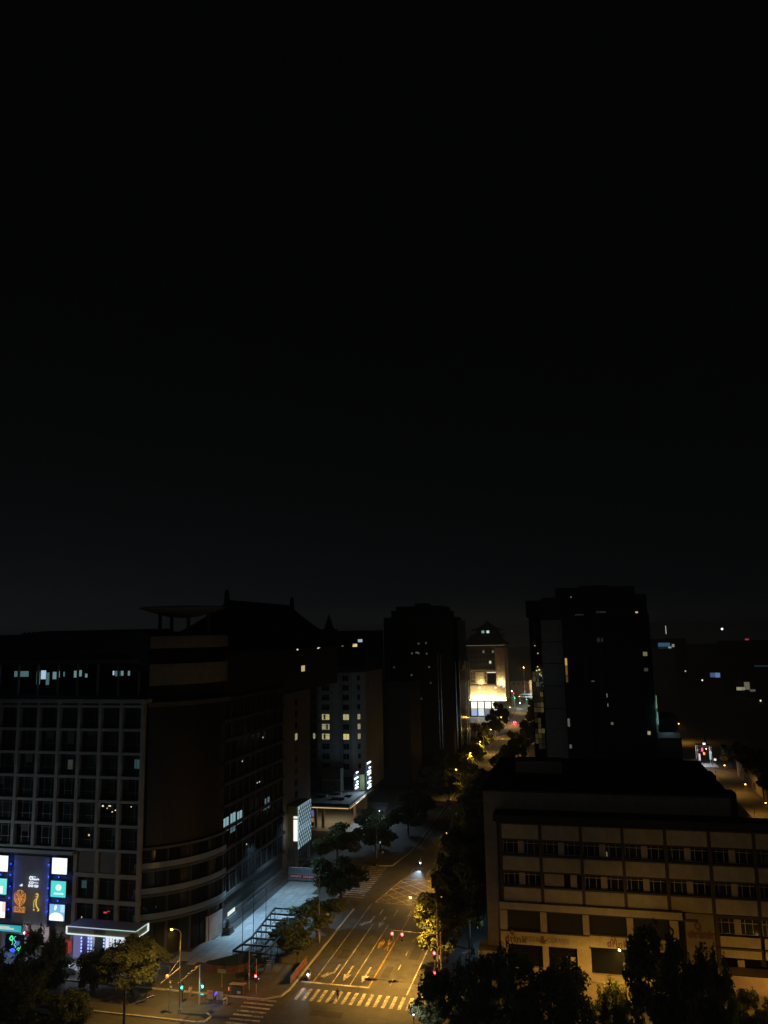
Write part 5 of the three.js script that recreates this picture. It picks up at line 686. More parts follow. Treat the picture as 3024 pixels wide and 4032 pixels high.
function personGeo(P, look) {                                           // P: joints; look: colours
  const B = [], b = (a, c) => B.push([P[a], P[c]]);
  for (const [a, c] of [['pelvis', 'chest'], ['chest', 'neck'], ['neck', 'headLow'], ['headLow', 'headTop'], ['shL', 'shR'], ['hipL', 'hipR']]) b(a, c);
  for (const s of ['L', 'R']) { b('sh' + s, 'el' + s); b('el' + s, 'wr' + s); b('hip' + s, 'kn' + s); b('kn' + s, 'an' + s); b('an' + s, 'to' + s); }
  const f = P.face ?? [0, 0, 1]; const H = P.headLow, Tp = P.headTop, mid = [(H[0] + Tp[0]) / 2, (H[1] + Tp[1]) / 2, (H[2] + Tp[2]) / 2];
  B.push([[mid[0] + f[0] * 0.1, mid[1] - 0.01, mid[2] + f[2] * 0.1, 0.014], [mid[0] + f[0] * 0.112, mid[1] - 0.035, mid[2] + f[2] * 0.112, 0.016]]);
  for (const s of [-1, 1]) B.push([[mid[0] + f[2] * s * 0.085, mid[1], mid[2] - f[0] * s * 0.085, 0.018], [mid[0] + f[2] * s * 0.09, mid[1] - 0.04, mid[2] - f[0] * s * 0.09, 0.014]]);
  const near = (x, y, z, q, r) => Math.hypot(x - q[0], y - q[1], z - q[2]) < r;
  const paint = (x, y, z) => {
    if (y > P.neck[1] + 0.03 && near(x, y, z, mid, 0.3)) { const fw = (x - mid[0]) * f[0] + (z - mid[2]) * f[2]; return (y > mid[1] + 0.055 || fw < -0.02) ? look.hair : (Math.abs(y - mid[1] - 0.01) < 0.014 && fw > 0.07 && Math.abs((x - mid[0]) * f[2] - (z - mid[2]) * f[0]) > 0.015) ? [0.03, 0.02, 0.02] : (y < mid[1] - 0.055 && y > mid[1] - 0.07 && fw > 0.06) ? [0.25, 0.08, 0.07] : look.skin; }
    for (const s of ['L', 'R']) { if (near(x, y, z, P['to' + s], 0.13) || near(x, y, z, P['an' + s], 0.09)) return look.shoes; const e = P['el' + s], w = P['wr' + s]; if (look.short && near(x, y, z, [(e[0] + w[0]) / 2, (e[1] + w[1]) / 2, (e[2] + w[2]) / 2], 0.16)) return look.skin; }
    return y > P.pelvis[1] + 0.02 ? look.top : look.legs;
  };
  const body = sdfMesh(B, [P.pelvis[0], 0.9, P.pelvis[2]], 0.98, 78, 0.05, paint), hands = ['L', 'R'].map(s => sdfMesh(handBones(P['wr' + s], s === 'L' ? 1 : -1), [P['wr' + s][0], P['wr' + s][1] - 0.09, P['wr' + s][2]], 0.13, 62, 0.006, () => look.skin));
  return mergeGeometries([body, ...hands]);
}
const stride = { pelvis: [0, 0.95, 0, 0.15], chest: [0.02, 1.27, 0, 0.15], neck: [0.03, 1.45, 0, 0.06], headLow: [0.05, 1.53, 0, 0.085], headTop: [0.05, 1.6, 0, 0.095], shL: [0.02, 1.38, 0.17, 0.075], shR: [0.02, 1.38, -0.17, 0.075], elL: [-0.1, 1.13, 0.23, 0.05], wrL: [0.0, 0.9, 0.24, 0.033], elR: [0.12, 1.13, -0.22, 0.05], wrR: [0.27, 0.95, -0.2, 0.033], hipL: [0, 0.9, 0.09, 0.105], hipR: [0, 0.9, -0.09, 0.105], knL: [0.2, 0.52, 0.1, 0.068], anL: [0.26, 0.1, 0.1, 0.045], toL: [0.42, 0.05, 0.1, 0.04], knR: [-0.05, 0.5, -0.1, 0.068], anR: [-0.3, 0.14, -0.1, 0.045], toR: [-0.18, 0.04, -0.1, 0.04], face: [1, 0, 0] };
const stand = { pelvis: [0, 0.95, 0, 0.15], chest: [0, 1.27, 0.01, 0.15], neck: [0, 1.45, 0.01, 0.06], headLow: [0, 1.53, 0.03, 0.085], headTop: [0, 1.6, 0.02, 0.095], shL: [0.17, 1.38, 0, 0.075], shR: [-0.17, 1.38, 0, 0.075], elL: [0.24, 1.1, -0.02, 0.05], wrL: [0.24, 0.87, 0.08, 0.033], elR: [-0.24, 1.1, -0.02, 0.05], wrR: [-0.24, 0.87, 0.08, 0.033], hipL: [0.09, 0.9, 0, 0.105], hipR: [-0.09, 0.9, 0, 0.105], knL: [0.11, 0.5, 0.03, 0.068], anL: [0.11, 0.1, -0.02, 0.045], toL: [0.13, 0.05, 0.14, 0.04], knR: [-0.1, 0.5, 0.02, 0.068], anR: [-0.11, 0.1, -0.02, 0.045], toR: [-0.13, 0.05, 0.14, 0.04] };
const ride = { pelvis: [0, 0.92, -0.2, 0.15], chest: [0, 1.22, -0.14, 0.15], neck: [0, 1.4, -0.08, 0.06], headLow: [0, 1.48, -0.04, 0.09], headTop: [0, 1.56, -0.05, 0.11], shL: [0.17, 1.33, -0.1, 0.075], shR: [-0.17, 1.33, -0.1, 0.075], elL: [0.27, 1.1, 0.1, 0.05], wrL: [0.26, 1.09, 0.33, 0.035], elR: [-0.27, 1.1, 0.1, 0.05], wrR: [-0.26, 1.09, 0.33, 0.035], hipL: [0.1, 0.86, -0.16, 0.1], hipR: [-0.1, 0.86, -0.16, 0.1], knL: [0.15, 0.72, 0.24, 0.07], anL: [0.14, 0.36, 0.2, 0.045], toL: [0.15, 0.33, 0.34, 0.04], knR: [-0.15, 0.72, 0.24, 0.07], anR: [-0.14, 0.36, 0.2, 0.045], toR: [-0.15, 0.33, 0.34, 0.04] };
const SKIN = [0.35, 0.2, 0.14], HAIR = [0.015, 0.012, 0.01];
{
  const a = thing('person', 'person in dark clothes and pale shoes walking over the main crosswalk', 'person', -39.1, -124.1, -1.2); local(a, 'body', personGeo(stride, { skin: SKIN, hair: HAIR, top: [0.1, 0.085, 0.07], legs: [0.025, 0.025, 0.03], shoes: [0.6, 0.6, 0.58], short: true }), bodyMat);
  const b = thing('person', 'person in pale pink clothes standing by the left traffic signals', 'person', -62.3, -120.4, 0.9); local(b, 'body', personGeo(stand, { skin: SKIN, hair: HAIR, top: [0.5, 0.36, 0.3], legs: [0.45, 0.31, 0.26], shoes: [0.2, 0.18, 0.16] }), bodyMat);
}
const tyreG = new THREE.TorusGeometry(0.2, 0.055, 8, 20).rotateY(Math.PI / 2), rimG = new THREE.CylinderGeometry(0.15, 0.15, 0.05, 14).rotateZ(Math.PI / 2);
function scooter(label, riderLabel, x, z, turn, cd, tint) {
  const s = thing('scooter', label, 'scooter', x, z, turn, 'scooters in the street'), body = mat(...tint, { roughness: 0.35 });
  const prof = new THREE.Shape([[-0.75, 0.42], [-0.7, 0.72], [-0.1, 0.74], [0.0, 0.5], [0.05, 0.32], [0.32, 0.32], [0.4, 0.5], [0.52, 0.98], [0.62, 0.95], [0.62, 0.4], [0.4, 0.24], [-0.3, 0.24]].map(p => new THREE.Vector2(...p)));
  local(s, 'frame_body', new THREE.ExtrudeGeometry(prof, { depth: 0.2, bevelEnabled: true, bevelSize: 0.04, bevelThickness: 0.05, bevelSegments: 2 }).translate(0, 0, -0.1).rotateY(-Math.PI / 2), body);
  for (const zz of [0.66, -0.6]) { const w = local(s, 'wheel', tyreG, M.black, 0, 0.26, zz); local(w, 'rim', rimG, M.steel); }
  local(s, 'saddle', new THREE.CapsuleGeometry(0.12, 0.5, 4, 10).rotateX(Math.PI / 2).scale(1.1, 0.6, 1), M.black, 0, 0.79, -0.36); local(s, 'handlebar', bar([-0.3, 1.06, 0.36], [0.3, 1.06, 0.36], 0.018), M.darkSteel); for (const q of [-0.25, 0.25]) { local(s, 'mirror', new THREE.SphereGeometry(0.06, 8, 6).scale(1, 0.7, 0.3), M.chrome, q * 1.15, 1.25, 0.38); }
  local(s, 'headlight', new THREE.SphereGeometry(0.15, 10, 8), glow(14, 18, 24), 0, 0.93, 0.63); local(s, 'tail_light', cbox(0.16, 0.07, 0.04), glow(0.4, 0.02, 0.02), 0, 0.66, -0.78);
  const l = spot(s, C(0.6, 0.8, 1), cd, [0, 0.93, 0.76], [0, 0, 10], 0.3, 0.8, 0.08);
  const r = thing('person', riderLabel, 'person', x, z, turn); local(r, 'body', personGeo(ride, { skin: SKIN, hair: [0.2, 0.2, 0.22], top: [0.04, 0.05, 0.07], legs: [0.03, 0.03, 0.035], shoes: [0.05, 0.05, 0.05] }), bodyMat);
}
scooter('scooter with a bluish headlight coming down the street by the yellow grid', 'rider in dark clothes on the scooter by the yellow grid', -39.9, -194.5, 0.05, 300, [0.2, 0.22, 0.25]);
scooter('pale scooter with its headlight on, waiting at the left of the stop line', 'rider in dark clothes on the scooter at the stop line', -46.0, -130.2, 0.12, 55, [0.5, 0.5, 0.55]);
function car(label, x, z, turn, color, brake) {
  const c = thing('car', label, 'car', x, z, turn), paint = new THREE.MeshPhysicalMaterial({ color: C(...color), roughness: 0.35, clearcoat: 0.8 });
  const S = (pts) => new THREE.Shape(pts.map(p => new THREE.Vector2(...p)));
  const ex = (pts, d, bv = 0.08) => new THREE.ExtrudeGeometry(S(pts), { depth: d, bevelEnabled: true, bevelSize: bv, bevelThickness: bv, bevelSegments: 3 }).translate(0, 0, -d / 2).rotateY(-Math.PI / 2);
  local(c, 'body', ex([[-2.1, 0.35], [-2.15, 0.75], [-2.0, 0.95], [-1.0, 1.0], [0.9, 0.98], [1.9, 0.85], [2.15, 0.6], [2.1, 0.35]], 1.55, 0.1), paint); local(c, 'cabin', ex([[-1.65, 1.0], [-1.15, 1.38], [0.2, 1.42], [1.0, 1.0]], 1.22, 0.08), paint);
  for (const s of [-1, 1]) { local(c, 'side_window', ex([[-1.4, 1.08], [-1.05, 1.33], [0.15, 1.36], [0.75, 1.08]], 0.01, 0.01), M.blackGlass, s * 0.705, 0, 0); local(c, 'headlight', cbox(0.35, 0.16, 0.06), mat(0.6, 0.6, 0.6, { roughness: 0.2 }), s * 0.6, 0.72, 2.22); local(c, 'tail_light', cbox(0.34, 0.16, 0.06), brake ? glow(160, 4, 7) : mat(0.3, 0.02, 0.02), s * 0.62, 0.8, -2.24); local(c, 'door_mirror', cbox(0.16, 0.12, 0.1), paint, s * 0.98, 1.05, 0.75);
    for (const zz of [1.35, -1.3]) { const w = local(c, 'wheel', new THREE.TorusGeometry(0.25, 0.085, 8, 20).rotateY(Math.PI / 2), M.black, s * 0.8, 0.33, zz); local(w, 'rim', new THREE.CylinderGeometry(0.2, 0.2, 0.1, 14).rotateZ(Math.PI / 2), M.steel); } }
  const sl = (pts, w) => { const g = new THREE.BufferGeometry(); g.setAttribute('position', new THREE.BufferAttribute(new Float32Array([[-w, ...pts[0]], [w, ...pts[0]], [w * 0.85, ...pts[1]], [-w, ...pts[0]], [w * 0.85, ...pts[1]], [-w * 0.85, ...pts[1]]].flat()), 3)); g.computeVertexNormals(); return uvm(g); };
  local(c, 'windscreen', sl([[1.04, 1.05], [1.43, 0.27]], 0.62), M.blackGlass); local(c, 'rear_window', sl([[1.04, -1.73], [1.4, -1.22]], 0.62), M.blackGlass);
  if (brake) lamp(c, C(1, 0.05, 0.07), 260, 0, 1.1, -3.2, 0.2);
}
car('car with red tail lights driving away far up the street', -39.8, -496, Math.PI, [0.08, 0.08, 0.09], true);
car('pale car on the cross street behind the dark trees at lower left', -81, -111.2, Math.PI / 2, [0.3, 0.33, 0.36]);
car('grey car parked before the shops under the left trees', -87.5, -124.6, Math.PI / 2, [0.3, 0.31, 0.33]);

// ---------------------------------------------------------------- lamps, signals, poles
const headG = new THREE.CapsuleGeometry(0.17, 0.55, 4, 10).rotateZ(Math.PI / 2).scale(1, 0.55, 1), bulbG = new THREE.SphereGeometry(0.155, 10, 8).scale(1.1, 0.9, 1);
function streetLamp(label, x, z, h, dx, dz, cd, side = 0.05, color = SODIUM, hot = 20) {    // a cut-off lantern: cd straight down, a small share of it sideways
  const o = thing('street_lamp', label, 'street lamp', x, z, 0, 'lamps along the streets'), L = Math.hypot(dx, dz), ux = dx / L, uz = dz / L;
  local(o, 'pole', bar([0, 0, 0], [0, h - 1.4, 0], 0.17, 10, 0.085), M.pole); local(o, 'base', new THREE.CylinderGeometry(0.24, 0.3, 0.9, 10), M.pole, 0, 0.45, 0);
  local(o, 'arm', tube([[0, h - 1.45, 0], [0, h - 0.5, 0], [ux * 0.5, h + 0.02, uz * 0.5], [dx * 0.9, h + 0.12, dz * 0.9]], 0.06, 14, 7), M.pole);
  const hd = local(o, 'lamp_head', headG, M.pole, dx, h + 0.16, dz); hd.rotation.y = -Math.atan2(uz, ux);
  const bl = local(o, 'lamp_bulb', bulbG, glow(color.r * hot, color.g * hot * 1.15, color.b * hot * 1.6), dx, h - 0.02, dz); bl.rotation.y = hd.rotation.y;
  spot(o, color, cd, [dx, h - 0.06, dz], [dx + ux * h * 0.28, 0, dz + uz * h * 0.28], 1.22, 0.65, 0.12); if (side) lamp(o, color, cd * side, dx, h - 0.06, dz, 0.12);
}
streetLamp('street lamp with a bent arm glowing orange on the left traffic island', -61.2, -114.9, 11.9, -1.5, 0.1, 620, 0.06);
streetLamp('orange street lamp in front of the red drink sign, trees around its pole', 3.9, -118.4, 12.1, -0.5, -0.9, 800, 0.07, SODIUM, 60);
streetLamp('street lamp at the right kerb beside the mast signals, glowing in the leaves', -24.8, -133, 12.7, -4.4, -0.2, 3200, 0.01);
streetLamp('street lamp hidden in the right trees past the yellow grid', -25.2, -178, 12, -5.2, 0, 1500, 0.015, SODIUM, 1.2);
streetLamp('street lamp at the right kerb behind the roof of the panel building', -25.2, -246, 11.5, -5, 0, 900, 0.02);
[[-264, 'nearest of the glowing tree lamps along the left kerb'], [-300, 'second glowing tree lamp along the left kerb'], [-331, 'third glowing tree lamp along the left kerb'], [-372, 'left kerb lamp nearly hidden by the far trees'], [-425, 'left kerb lamp before the pagoda roofed store'], [-480, 'far left kerb lamp shining through a round tree'], [-560, 'last street lamp on the left before the footbridge']].forEach(([z, l]) => streetLamp('street lamp, ' + l, -44.9, z, 11, 3.6, 0, 900, 0.06));
streetLamp('street lamp at the right kerb far up the street, lighting leaves', -25.6, -412, 11, -2, 0, 900, 0.06);
streetLamp('street lamp at the right kerb before the far crossing', -25.6, -340, 11, -2, 0, 900, 0.03);
for (const [z, l] of [[-236, 'lamp nearest the roof edge on the back street'], [-262, 'nearest full lamp on the back street at the right'], [-296, 'second lamp on the back street at the right'], [-335, 'third lamp on the back street by the pavilion'], [-420, 'farthest lamp on the back street at the right']]) streetLamp('orange ' + l, 44.2, z, 9, 3, 0, 560, 0.01, C(1, 0.46, 0.07));
// lamps on the near side of the cross street, below the picture
for (const [x, c, cd, sd, l] of [[-45, C(1, 0.9, 0.72), 1700, 0.01, 'warm street lamp on the near corner of the crossing'], [36, SODIUM, 1200, 0.04, 'orange street lamp across the road from the awning']]) streetLamp(l, x, -85, 9.6, 0, -2.2, cd, sd, c);
streetLamp('unseen white lamp added left of the picture to light the stone grid', -121, -110, 11, 0, -1.6, 160, 2.5, C(0.78, 0.93, 1));  // added lamp outside the view, throws light sideways onto the stone grid
{ const o = thing('mast_lamp', 'unseen white lamp on a mast, added to lift the dim facades', 'lamp', -22, -22); local(o, 'pole', bar([0, 0, 0], [0, 24, 0], 0.25, 10, 0.14), M.pole); local(o, 'lamp_shade', new THREE.ConeGeometry(0.8, 0.4, 14), M.darkSteel, 0, 24.5, 0); local(o, 'lamp_bulb', new THREE.SphereGeometry(0.2, 10, 8), glow(8, 8.6, 9), 0, 24.1, 0); lamp(o, C(0.92, 0.98, 1), 520, 0, 24.1, 0, 0.2); }  // added lamp below the view, fills the dark towers and facades
for (const [x, l] of [[-12, 'orange post lamp behind the foreground trees below the BEER sign'], [25.5, 'orange post lamp behind the foreground trees near the awning']]) { const o = thing('post_lamp', l, 'lamp', x, -119.6); local(o, 'post', bar([0, 0.1, 0], [0, 7, 0], 0.07), M.pole); local(o, 'lamp_shade', new THREE.ConeGeometry(0.35, 0.22, 12), M.darkSteel, 0, 7.55, 0); local(o, 'lamp_bulb', new THREE.SphereGeometry(0.16, 10, 8), glow(10, 5.6, 1.6), 0, 7.3, 0); lamp(o, SODIUM, x < 0 ? 58 : 125, 0, 7.3, 0, 0.16); }
{ const o = thing('post_lamp', 'cold white lamp on a thin post beside the hotel drive trees', 'lamp', -53, -206); local(o, 'post', bar([0, 0.1, 0], [0, 9.8, 0], 0.07), M.pole); local(o, 'lamp_shade', new THREE.ConeGeometry(0.3, 0.2, 12), M.darkSteel, 0, 10.2, 0); local(o, 'lamp_bulb', new THREE.SphereGeometry(0.14, 10, 8), glow(3, 4, 4.6), 0, 10, 0); lamp(o, C(0.6, 0.88, 1), 14, 0, 10, 0, 0.14); }
{ const o = thing('post_lamp', 'white light half hidden in the foreground tree, on an added post', 'lamp', -24.6, -112.6); local(o, 'post', bar([0, 0, 0], [0, 4.2, 0], 0.06), M.blackPole); local(o, 'lamp_shade', new THREE.ConeGeometry(0.3, 0.2, 12), M.darkSteel, 0, 4.55, 0); local(o, 'lamp_bulb', new THREE.SphereGeometry(0.13, 10, 8), glow(8, 8, 8.6), 0, 4.35, 0); lamp(o, C(1, 0.9, 0.75), 40, 0, 4.35, 0, 0.13); }  // post is added; the light stands for headlights under the tree
// cool lamp in the passage beside the panel building
{ const o = thing('wall_lamp', 'cold white wall lamp in the passage beside the panel building', 'lamp', -16.6, -146); local(o, 'lamp_bracket', beam([0.1, 6, 0], [-1.4, 6.1, 0], 0.08, 0.08), M.darkSteel); local(o, 'lamp_shade', new THREE.ConeGeometry(0.4, 0.3, 12), M.darkSteel, -1.4, 6.0, 0); local(o, 'lamp_bulb', new THREE.SphereGeometry(0.12, 10, 8), glow(4, 6, 8), -1.4, 5.78, 0); lamp(o, C(0.35, 0.68, 1), 46, -1.4, 5.78, 0, 0.1); }
const sigCase = new THREE.BoxGeometry(0.42, 1.2, 0.3), sigLens = new THREE.SphereGeometry(0.19, 10, 8).scale(1, 1, 0.5), visor = new THREE.CylinderGeometry(0.17, 0.17, 0.22, 10, 1, true, 0, Math.PI).rotateX(-Math.PI / 2).rotateZ(-Math.PI / 2);
const redOn = glow(20, 0.9, 1.2), redDim = glow(4, 0.16, 0.2), greenOn = glow(0.4, 3.6, 3.2), lensOff = mat(0.02, 0.02, 0.02, { roughness: 0.3 });
function signalHead(o, x, y, z, on, which = 0) { const c = local(o, 'signal_case', sigCase, M.blackPole, x, y, z); for (let i = 0; i < 3; i++) { local(c, 'signal_light', sigLens, i === which ? on : lensOff, 0, 0.38 - i * 0.38, 0.15); } return c; }
{
  const m = thing('mast_signal', 'traffic signal mast over the road with two red lights before the tree', 'traffic light', -24.2, -132.6);
  local(m, 'pole', bar([0, 0, 0], [0, 7.8, 0], 0.14, 10, 0.1), M.pole); local(m, 'signal_arm', bar([0, 7.45, 0], [-8.5, 7.5, -0.3], 0.05, 8, 0.035), M.black); signalHead(m, -8.1, 6.7, -0.1, redOn); signalHead(m, -6.4, 6.66, -0.1, redOn);
  lamp(m, C(1, 0.05, 0.06), 5, -8.1, 7.1, 0.5, 0.1); lamp(m, C(1, 0.05, 0.06), 5, -6.4, 7.05, 0.5, 0.1);
  const p = thing('pedestrian_signal', 'red pedestrian signal on a pale post at the right kerb', 'traffic light', -25.1, -131.8); local(p, 'pole', bar([0, 0, 0], [0, 4.4, 0], 0.09), M.pole); signalHead(p, 0, 4.6, 0.1, redOn); lamp(p, C(1, 0.05, 0.06), 6, 0, 5, 0.5, 0.1);
  const q = thing('pedestrian_signal', 'dark round backed signal with two small red lights above the near trees', 'traffic light', -23.3, -122); local(q, 'pole', bar([0, 0, 0], [0, 4.2, 0], 0.1), M.blackPole); local(q, 'back_board', new THREE.CylinderGeometry(0.95, 0.95, 0.08, 20).rotateX(Math.PI / 2).scale(0.75, 1.25, 1), M.blackPole, 0, 5.2, 0); for (const [y, mm] of [[5.95, redOn], [4.65, redDim]]) local(q, 'signal_light', sigLens, mm, 0, y, 0.08); lamp(q, C(1, 0.05, 0.06), 6, 0, 5.95, 0.4, 0.1);
  const r = thing('pedestrian_signal', 'red signal on a thin post at the left end of the crosswalk', 'traffic light', -52.4, -123.4); local(r, 'pole', bar([0, 0, 0], [0, 5.2, 0], 0.07), M.pole); signalHead(r, 0, 2.4, 0.15, redOn); local(r, 'side_lamp', cbox(0.12, 0.12, 0.1), glow(0.6, 0.9, 0.9), 0.45, 2.35, 0.1); lamp(r, C(1, 0.05, 0.06), 5, 0, 2.78, 1.2, 0.1);
  const gpost = thing('signal_post', 'post with two cyan green signal lights and a camera arm on the left', 'traffic light', -59.7, -118.4); local(gpost, 'pole', bar([0, 0, 0], [0, 5.7, 0], 0.13, 10, 0.09), M.pole); local(gpost, 'camera_arm', bar([0, 5.6, 0], [-0.3, 5.6, 6.5], 0.07, 8, 0.05), M.pole); for (const zz of [1.2, 2.7, 3.6]) local(gpost, 'camera', cbox(0.28, 0.26, 0.5), M.pole, 0.05, 5.8, zz); signalHead(gpost, 0.6, 2.75, 0.1, greenOn, 1); local(gpost, 'signal_light', cbox(0.5, 0.14, 0.1), glow(0.15, 0.9, 0.8), 0.55, 1.6, 0.2); lamp(gpost, C(0.2, 1, 0.9), 5, 0.6, 2.7, 0.6, 0.1);
  const g2 = thing('signal_post', 'short dark post with one cyan green light left of the camera arm', 'traffic light', -62.7, -118.6); local(g2, 'pole', bar([0, 0, 0], [0, 2, 0], 0.08), M.blackPole); signalHead(g2, 0, 2.2, 0.1, greenOn, 1); lamp(g2, C(0.2, 1, 0.9), 4, 0, 2.2, 0.5, 0.1);
  const cm = thing('camera_mast', 'slim post carrying round traffic cameras on the left island', 'camera post', -63, -115); local(cm, 'pole', bar([0, 0.15, 0], [0, 6.5, 0], 0.06, 8, 0.035), M.pole); for (const [x, y, s] of [[-0.35, 5.1, 0.3], [0.2, 4.3, 0.16], [0.3, 3.6, 0.18], [-0.2, 3.3, 0.16], [0.15, 3.0, 0.14]]) local(cm, 'camera', new THREE.SphereGeometry(s, 10, 8).scale(1, 1.1, 1), M.paleFrame, x, y, 0.12); local(cm, 'bracket', beam([-0.45, 4.6, 0], [0.4, 4.6, 0], 0.06, 0.06), M.pole);
  const ma = thing('signal_gantry', 'bare signal arm reaching out from the left lamp post', 'gantry', -61.2, -114.9); local(ma, 'arm', bar([0, 6.6, 0.1], [-0.2, 6.5, 5.4], 0.07, 8, 0.05), M.pole); local(ma, 'stay', bar([0, 7.9, 0.1], [-0.15, 6.55, 4.2], 0.02), M.pole);
  const bp = thing('signal_mast', 'black mast at the bottom left with a long thin arm', 'mast', -66.6, -108.6); local(bp, 'pole', bar([0, 0, 0], [0, 6.4, 0], 0.2, 10, 0.15), M.blackPole); local(bp, 'arm', bar([0.1, 3.4, 0], [4.0, 4.6, -1], 0.06, 8, 0.04), M.pole); for (const k of [0.8, 0.9, 1]) local(bp, 'camera', cbox(0.2, 0.22, 0.3), M.pole, 0.1 + 3.9 * k, 3.45 + 1.2 * k, -k);
  const lp = thing('street_pole', 'bare lamp pole lit on one side among the left kerb trees', 'pole', -49, -144.6); local(lp, 'pole', bar([0, 0.1, 0], [0, 12.8, 0], 0.12, 10, 0.06), M.pole); local(lp, 'collar', cbox(0.9, 0.28, 0.28), M.pole, -0.3, 2.4, 0); local(lp, 'camera', new THREE.SphereGeometry(0.28, 10, 8), M.paleFrame, 1.6, 5.1, 0); local(lp, 'camera_arm', bar([0, 5.1, 0], [1.5, 5.1, 0], 0.04), M.pole);
  const l2 = thing('street_pole', 'bare pole at the corner of the side street crossing', 'pole', -50.4, -192.6); local(l2, 'pole', bar([0, 0.1, 0], [0, 8.9, 0], 0.1, 10, 0.05), M.pole); local(l2, 'camera_arm', bar([0, 3.1, 0], [1.4, 3.1, 0], 0.04), M.pole); local(l2, 'camera', new THREE.SphereGeometry(0.26, 10, 8), M.paleFrame, 1.5, 3.35, 0); local(l2, 'round_sign', new THREE.CylinderGeometry(0.75, 0.75, 0.06, 20).rotateX(Math.PI / 2), M.blackPole, 0, 1.3, 0.1); local(l2, 'sign_lamp', cbox(0.16, 0.4, 0.1), glow(0.5, 0.7, 0.6), 0.9, 5.6, 0);
  const pp = thing('street_pole', 'plain grey pole left of the red pedestrian signal', 'pole', -53.9, -124); local(pp, 'pole', bar([0, 0.1, 0], [0, 6.4, 0], 0.09, 10, 0.07), M.pole); local(pp, 'pole_band', new THREE.CylinderGeometry(0.13, 0.13, 0.4, 10), M.paleFrame, 0, 2.6, 0);
  [[-60.9, -137.1, 11.9, 'leftmost of three tall flagpoles before the forecourt'], [-58.6, -136.6, 12.5, 'middle one of three tall flagpoles before the forecourt'], [-56, -136, 13.2, 'rightmost of three tall flagpoles before the forecourt']].forEach(([x, z, h, l]) => { const f = thing('flagpole', l, 'flagpole', x, z, 0, 'flagpoles by the forecourt'); local(f, 'pole', bar([0, 0.1, 0], [0, h, 0], 0.07, 8, 0.04), M.darkSteel); local(f, 'finial', new THREE.SphereGeometry(0.1, 8, 6), M.steel, 0, h, 0); local(f, 'plinth', cbox(0.6, 0.3, 0.6), M.concrete, 0, 0.3, 0); });
}
{ // small street furniture
  const fb = thing('banner_fence', 'low kerb railing hung with a red cloth banner at the left', 'fence', -48.2, -131.5); for (let i = 0; i < 5; i++) local(fb, 'post', bar([0, 0.14, 4 - i * 2], [0, 1.35, 4 - i * 2], 0.04), M.steel); for (let i = 0; i < 4; i++) local(fb, 'banner_cloth', cbox(0.04, 0.95, 1.9), mat(0.15, 0.048, 0.038), 0.05, 0.8, 3 - i * 2); local(fb, 'top_rail', bar([0, 1.35, 4], [0, 1.35, -4], 0.035), M.steel);
  const sg = thing('street_sign', 'small board on a post before the brick planter', 'sign', -58.7, -124.2); local(sg, 'post', bar([0, 0.1, 0], [0, 2.6, 0], 0.05), M.pole); local(sg, 'board', cbox(1.4, 0.6, 0.06), mat(0.16, 0.2, 0.16), 0, 2.6, 0.05);
  const hut = thing('kiosk', 'low kiosk with a pale slatted roof by the crosswalk', 'kiosk', -55.4, -122.9); local(hut, 'wall', cbox(1.6, 1.1, 1.1), M.darkStone, 0.2, 0.7, 0); for (let i = 0; i < 4; i++) local(hut, 'roof_slat', cbox(2.4, 0.06, 0.22), M.paleFrame, 0, 1.45 + i * 0.03, -0.5 + i * 0.3); local(hut, 'hatch', cbox(0.6, 0.35, 0.05), M.paleFrame, 0.5, 0.5, 0.57); local(hut, 'post', bar([-1, 0.1, 0.4], [-1, 1.4, 0.4], 0.04), M.pole);
  const bd = thing('barrier_board', 'pale barrier boards beside the green signal', 'barrier', -58, -120.3); for (const x of [-0.75, 0.75]) local(bd, 'board', cbox(1.2, 1.2, 0.12), mat(0.25, 0.2, 0.14), x, 0.7, 0); local(bd, 'notice', cbox(0.5, 0.3, 0.03), M.red, -0.75, 1.0, 0.08); local(bd, 'foot', cbox(3, 0.1, 0.5), M.darkStone, 0, 0.05, 0);
  const bin = thing('litter_bin', 'pale rounded litter bin on the corner left of the crosswalk', 'bin', -55.7, -119.2); local(bin, 'bin_body', new THREE.LatheGeometry([[0.01, 0], [0.3, 0], [0.36, 0.75], [0.32, 0.95], [0.2, 1.02], [0.01, 1.02]].map(p => new THREE.Vector2(...p)), 16), mat(0.42, 0.31, 0.18)); local(bin, 'bin_slot', cbox(0.4, 0.12, 0.1), M.black, 0, 0.8, 0.32);
  const nl = thing('neon_arrow', 'small blue neon arrow on a low post at the left corner', 'sign', -57.3, -119.2); local(nl, 'post', bar([0, 0, 0], [0, 1.5, 0], 0.04), M.blackPole); local(nl, 'neon_tube', tube([[-0.18, 1.25, 0.05], [0.1, 1.75, 0.05], [0.2, 1.45, 0.05], [-0.05, 1.6, 0.05]], 0.06, 12, 5), glow(0.12, 0.1, 2.4, 1.4)); lamp(nl, C(0.15, 0.15, 1), 3, 0, 1.5, 0.4, 0.1);
  const ml = thing('marker_post', 'thin post with a red marker light near the kiosk', 'post', -56.2, -121.5); local(ml, 'post', bar([0, 0.1, 0], [0, 1.5, 0], 0.03), M.blackPole); local(ml, 'marker_light', cbox(0.1, 0.5, 0.08), glow(1.4, 0.2, 0.12), 0, 1.3, 0.05);
  const wp = thing('striped_barrier', 'short barrier with white stripes by the flagpoles', 'barrier', -53.9, -132.4); for (let i = 0; i < 4; i++) local(wp, 'stripe_board', cbox(0.9, 0.12, 0.06), mat(0.7, 0.7, 0.68), 0, 0.5 + i * 0.3, 0); for (const x of [-0.5, 0.5]) local(wp, 'post', bar([x, 0.1, -0.05], [x, 1.6, -0.05], 0.04), M.darkSteel);
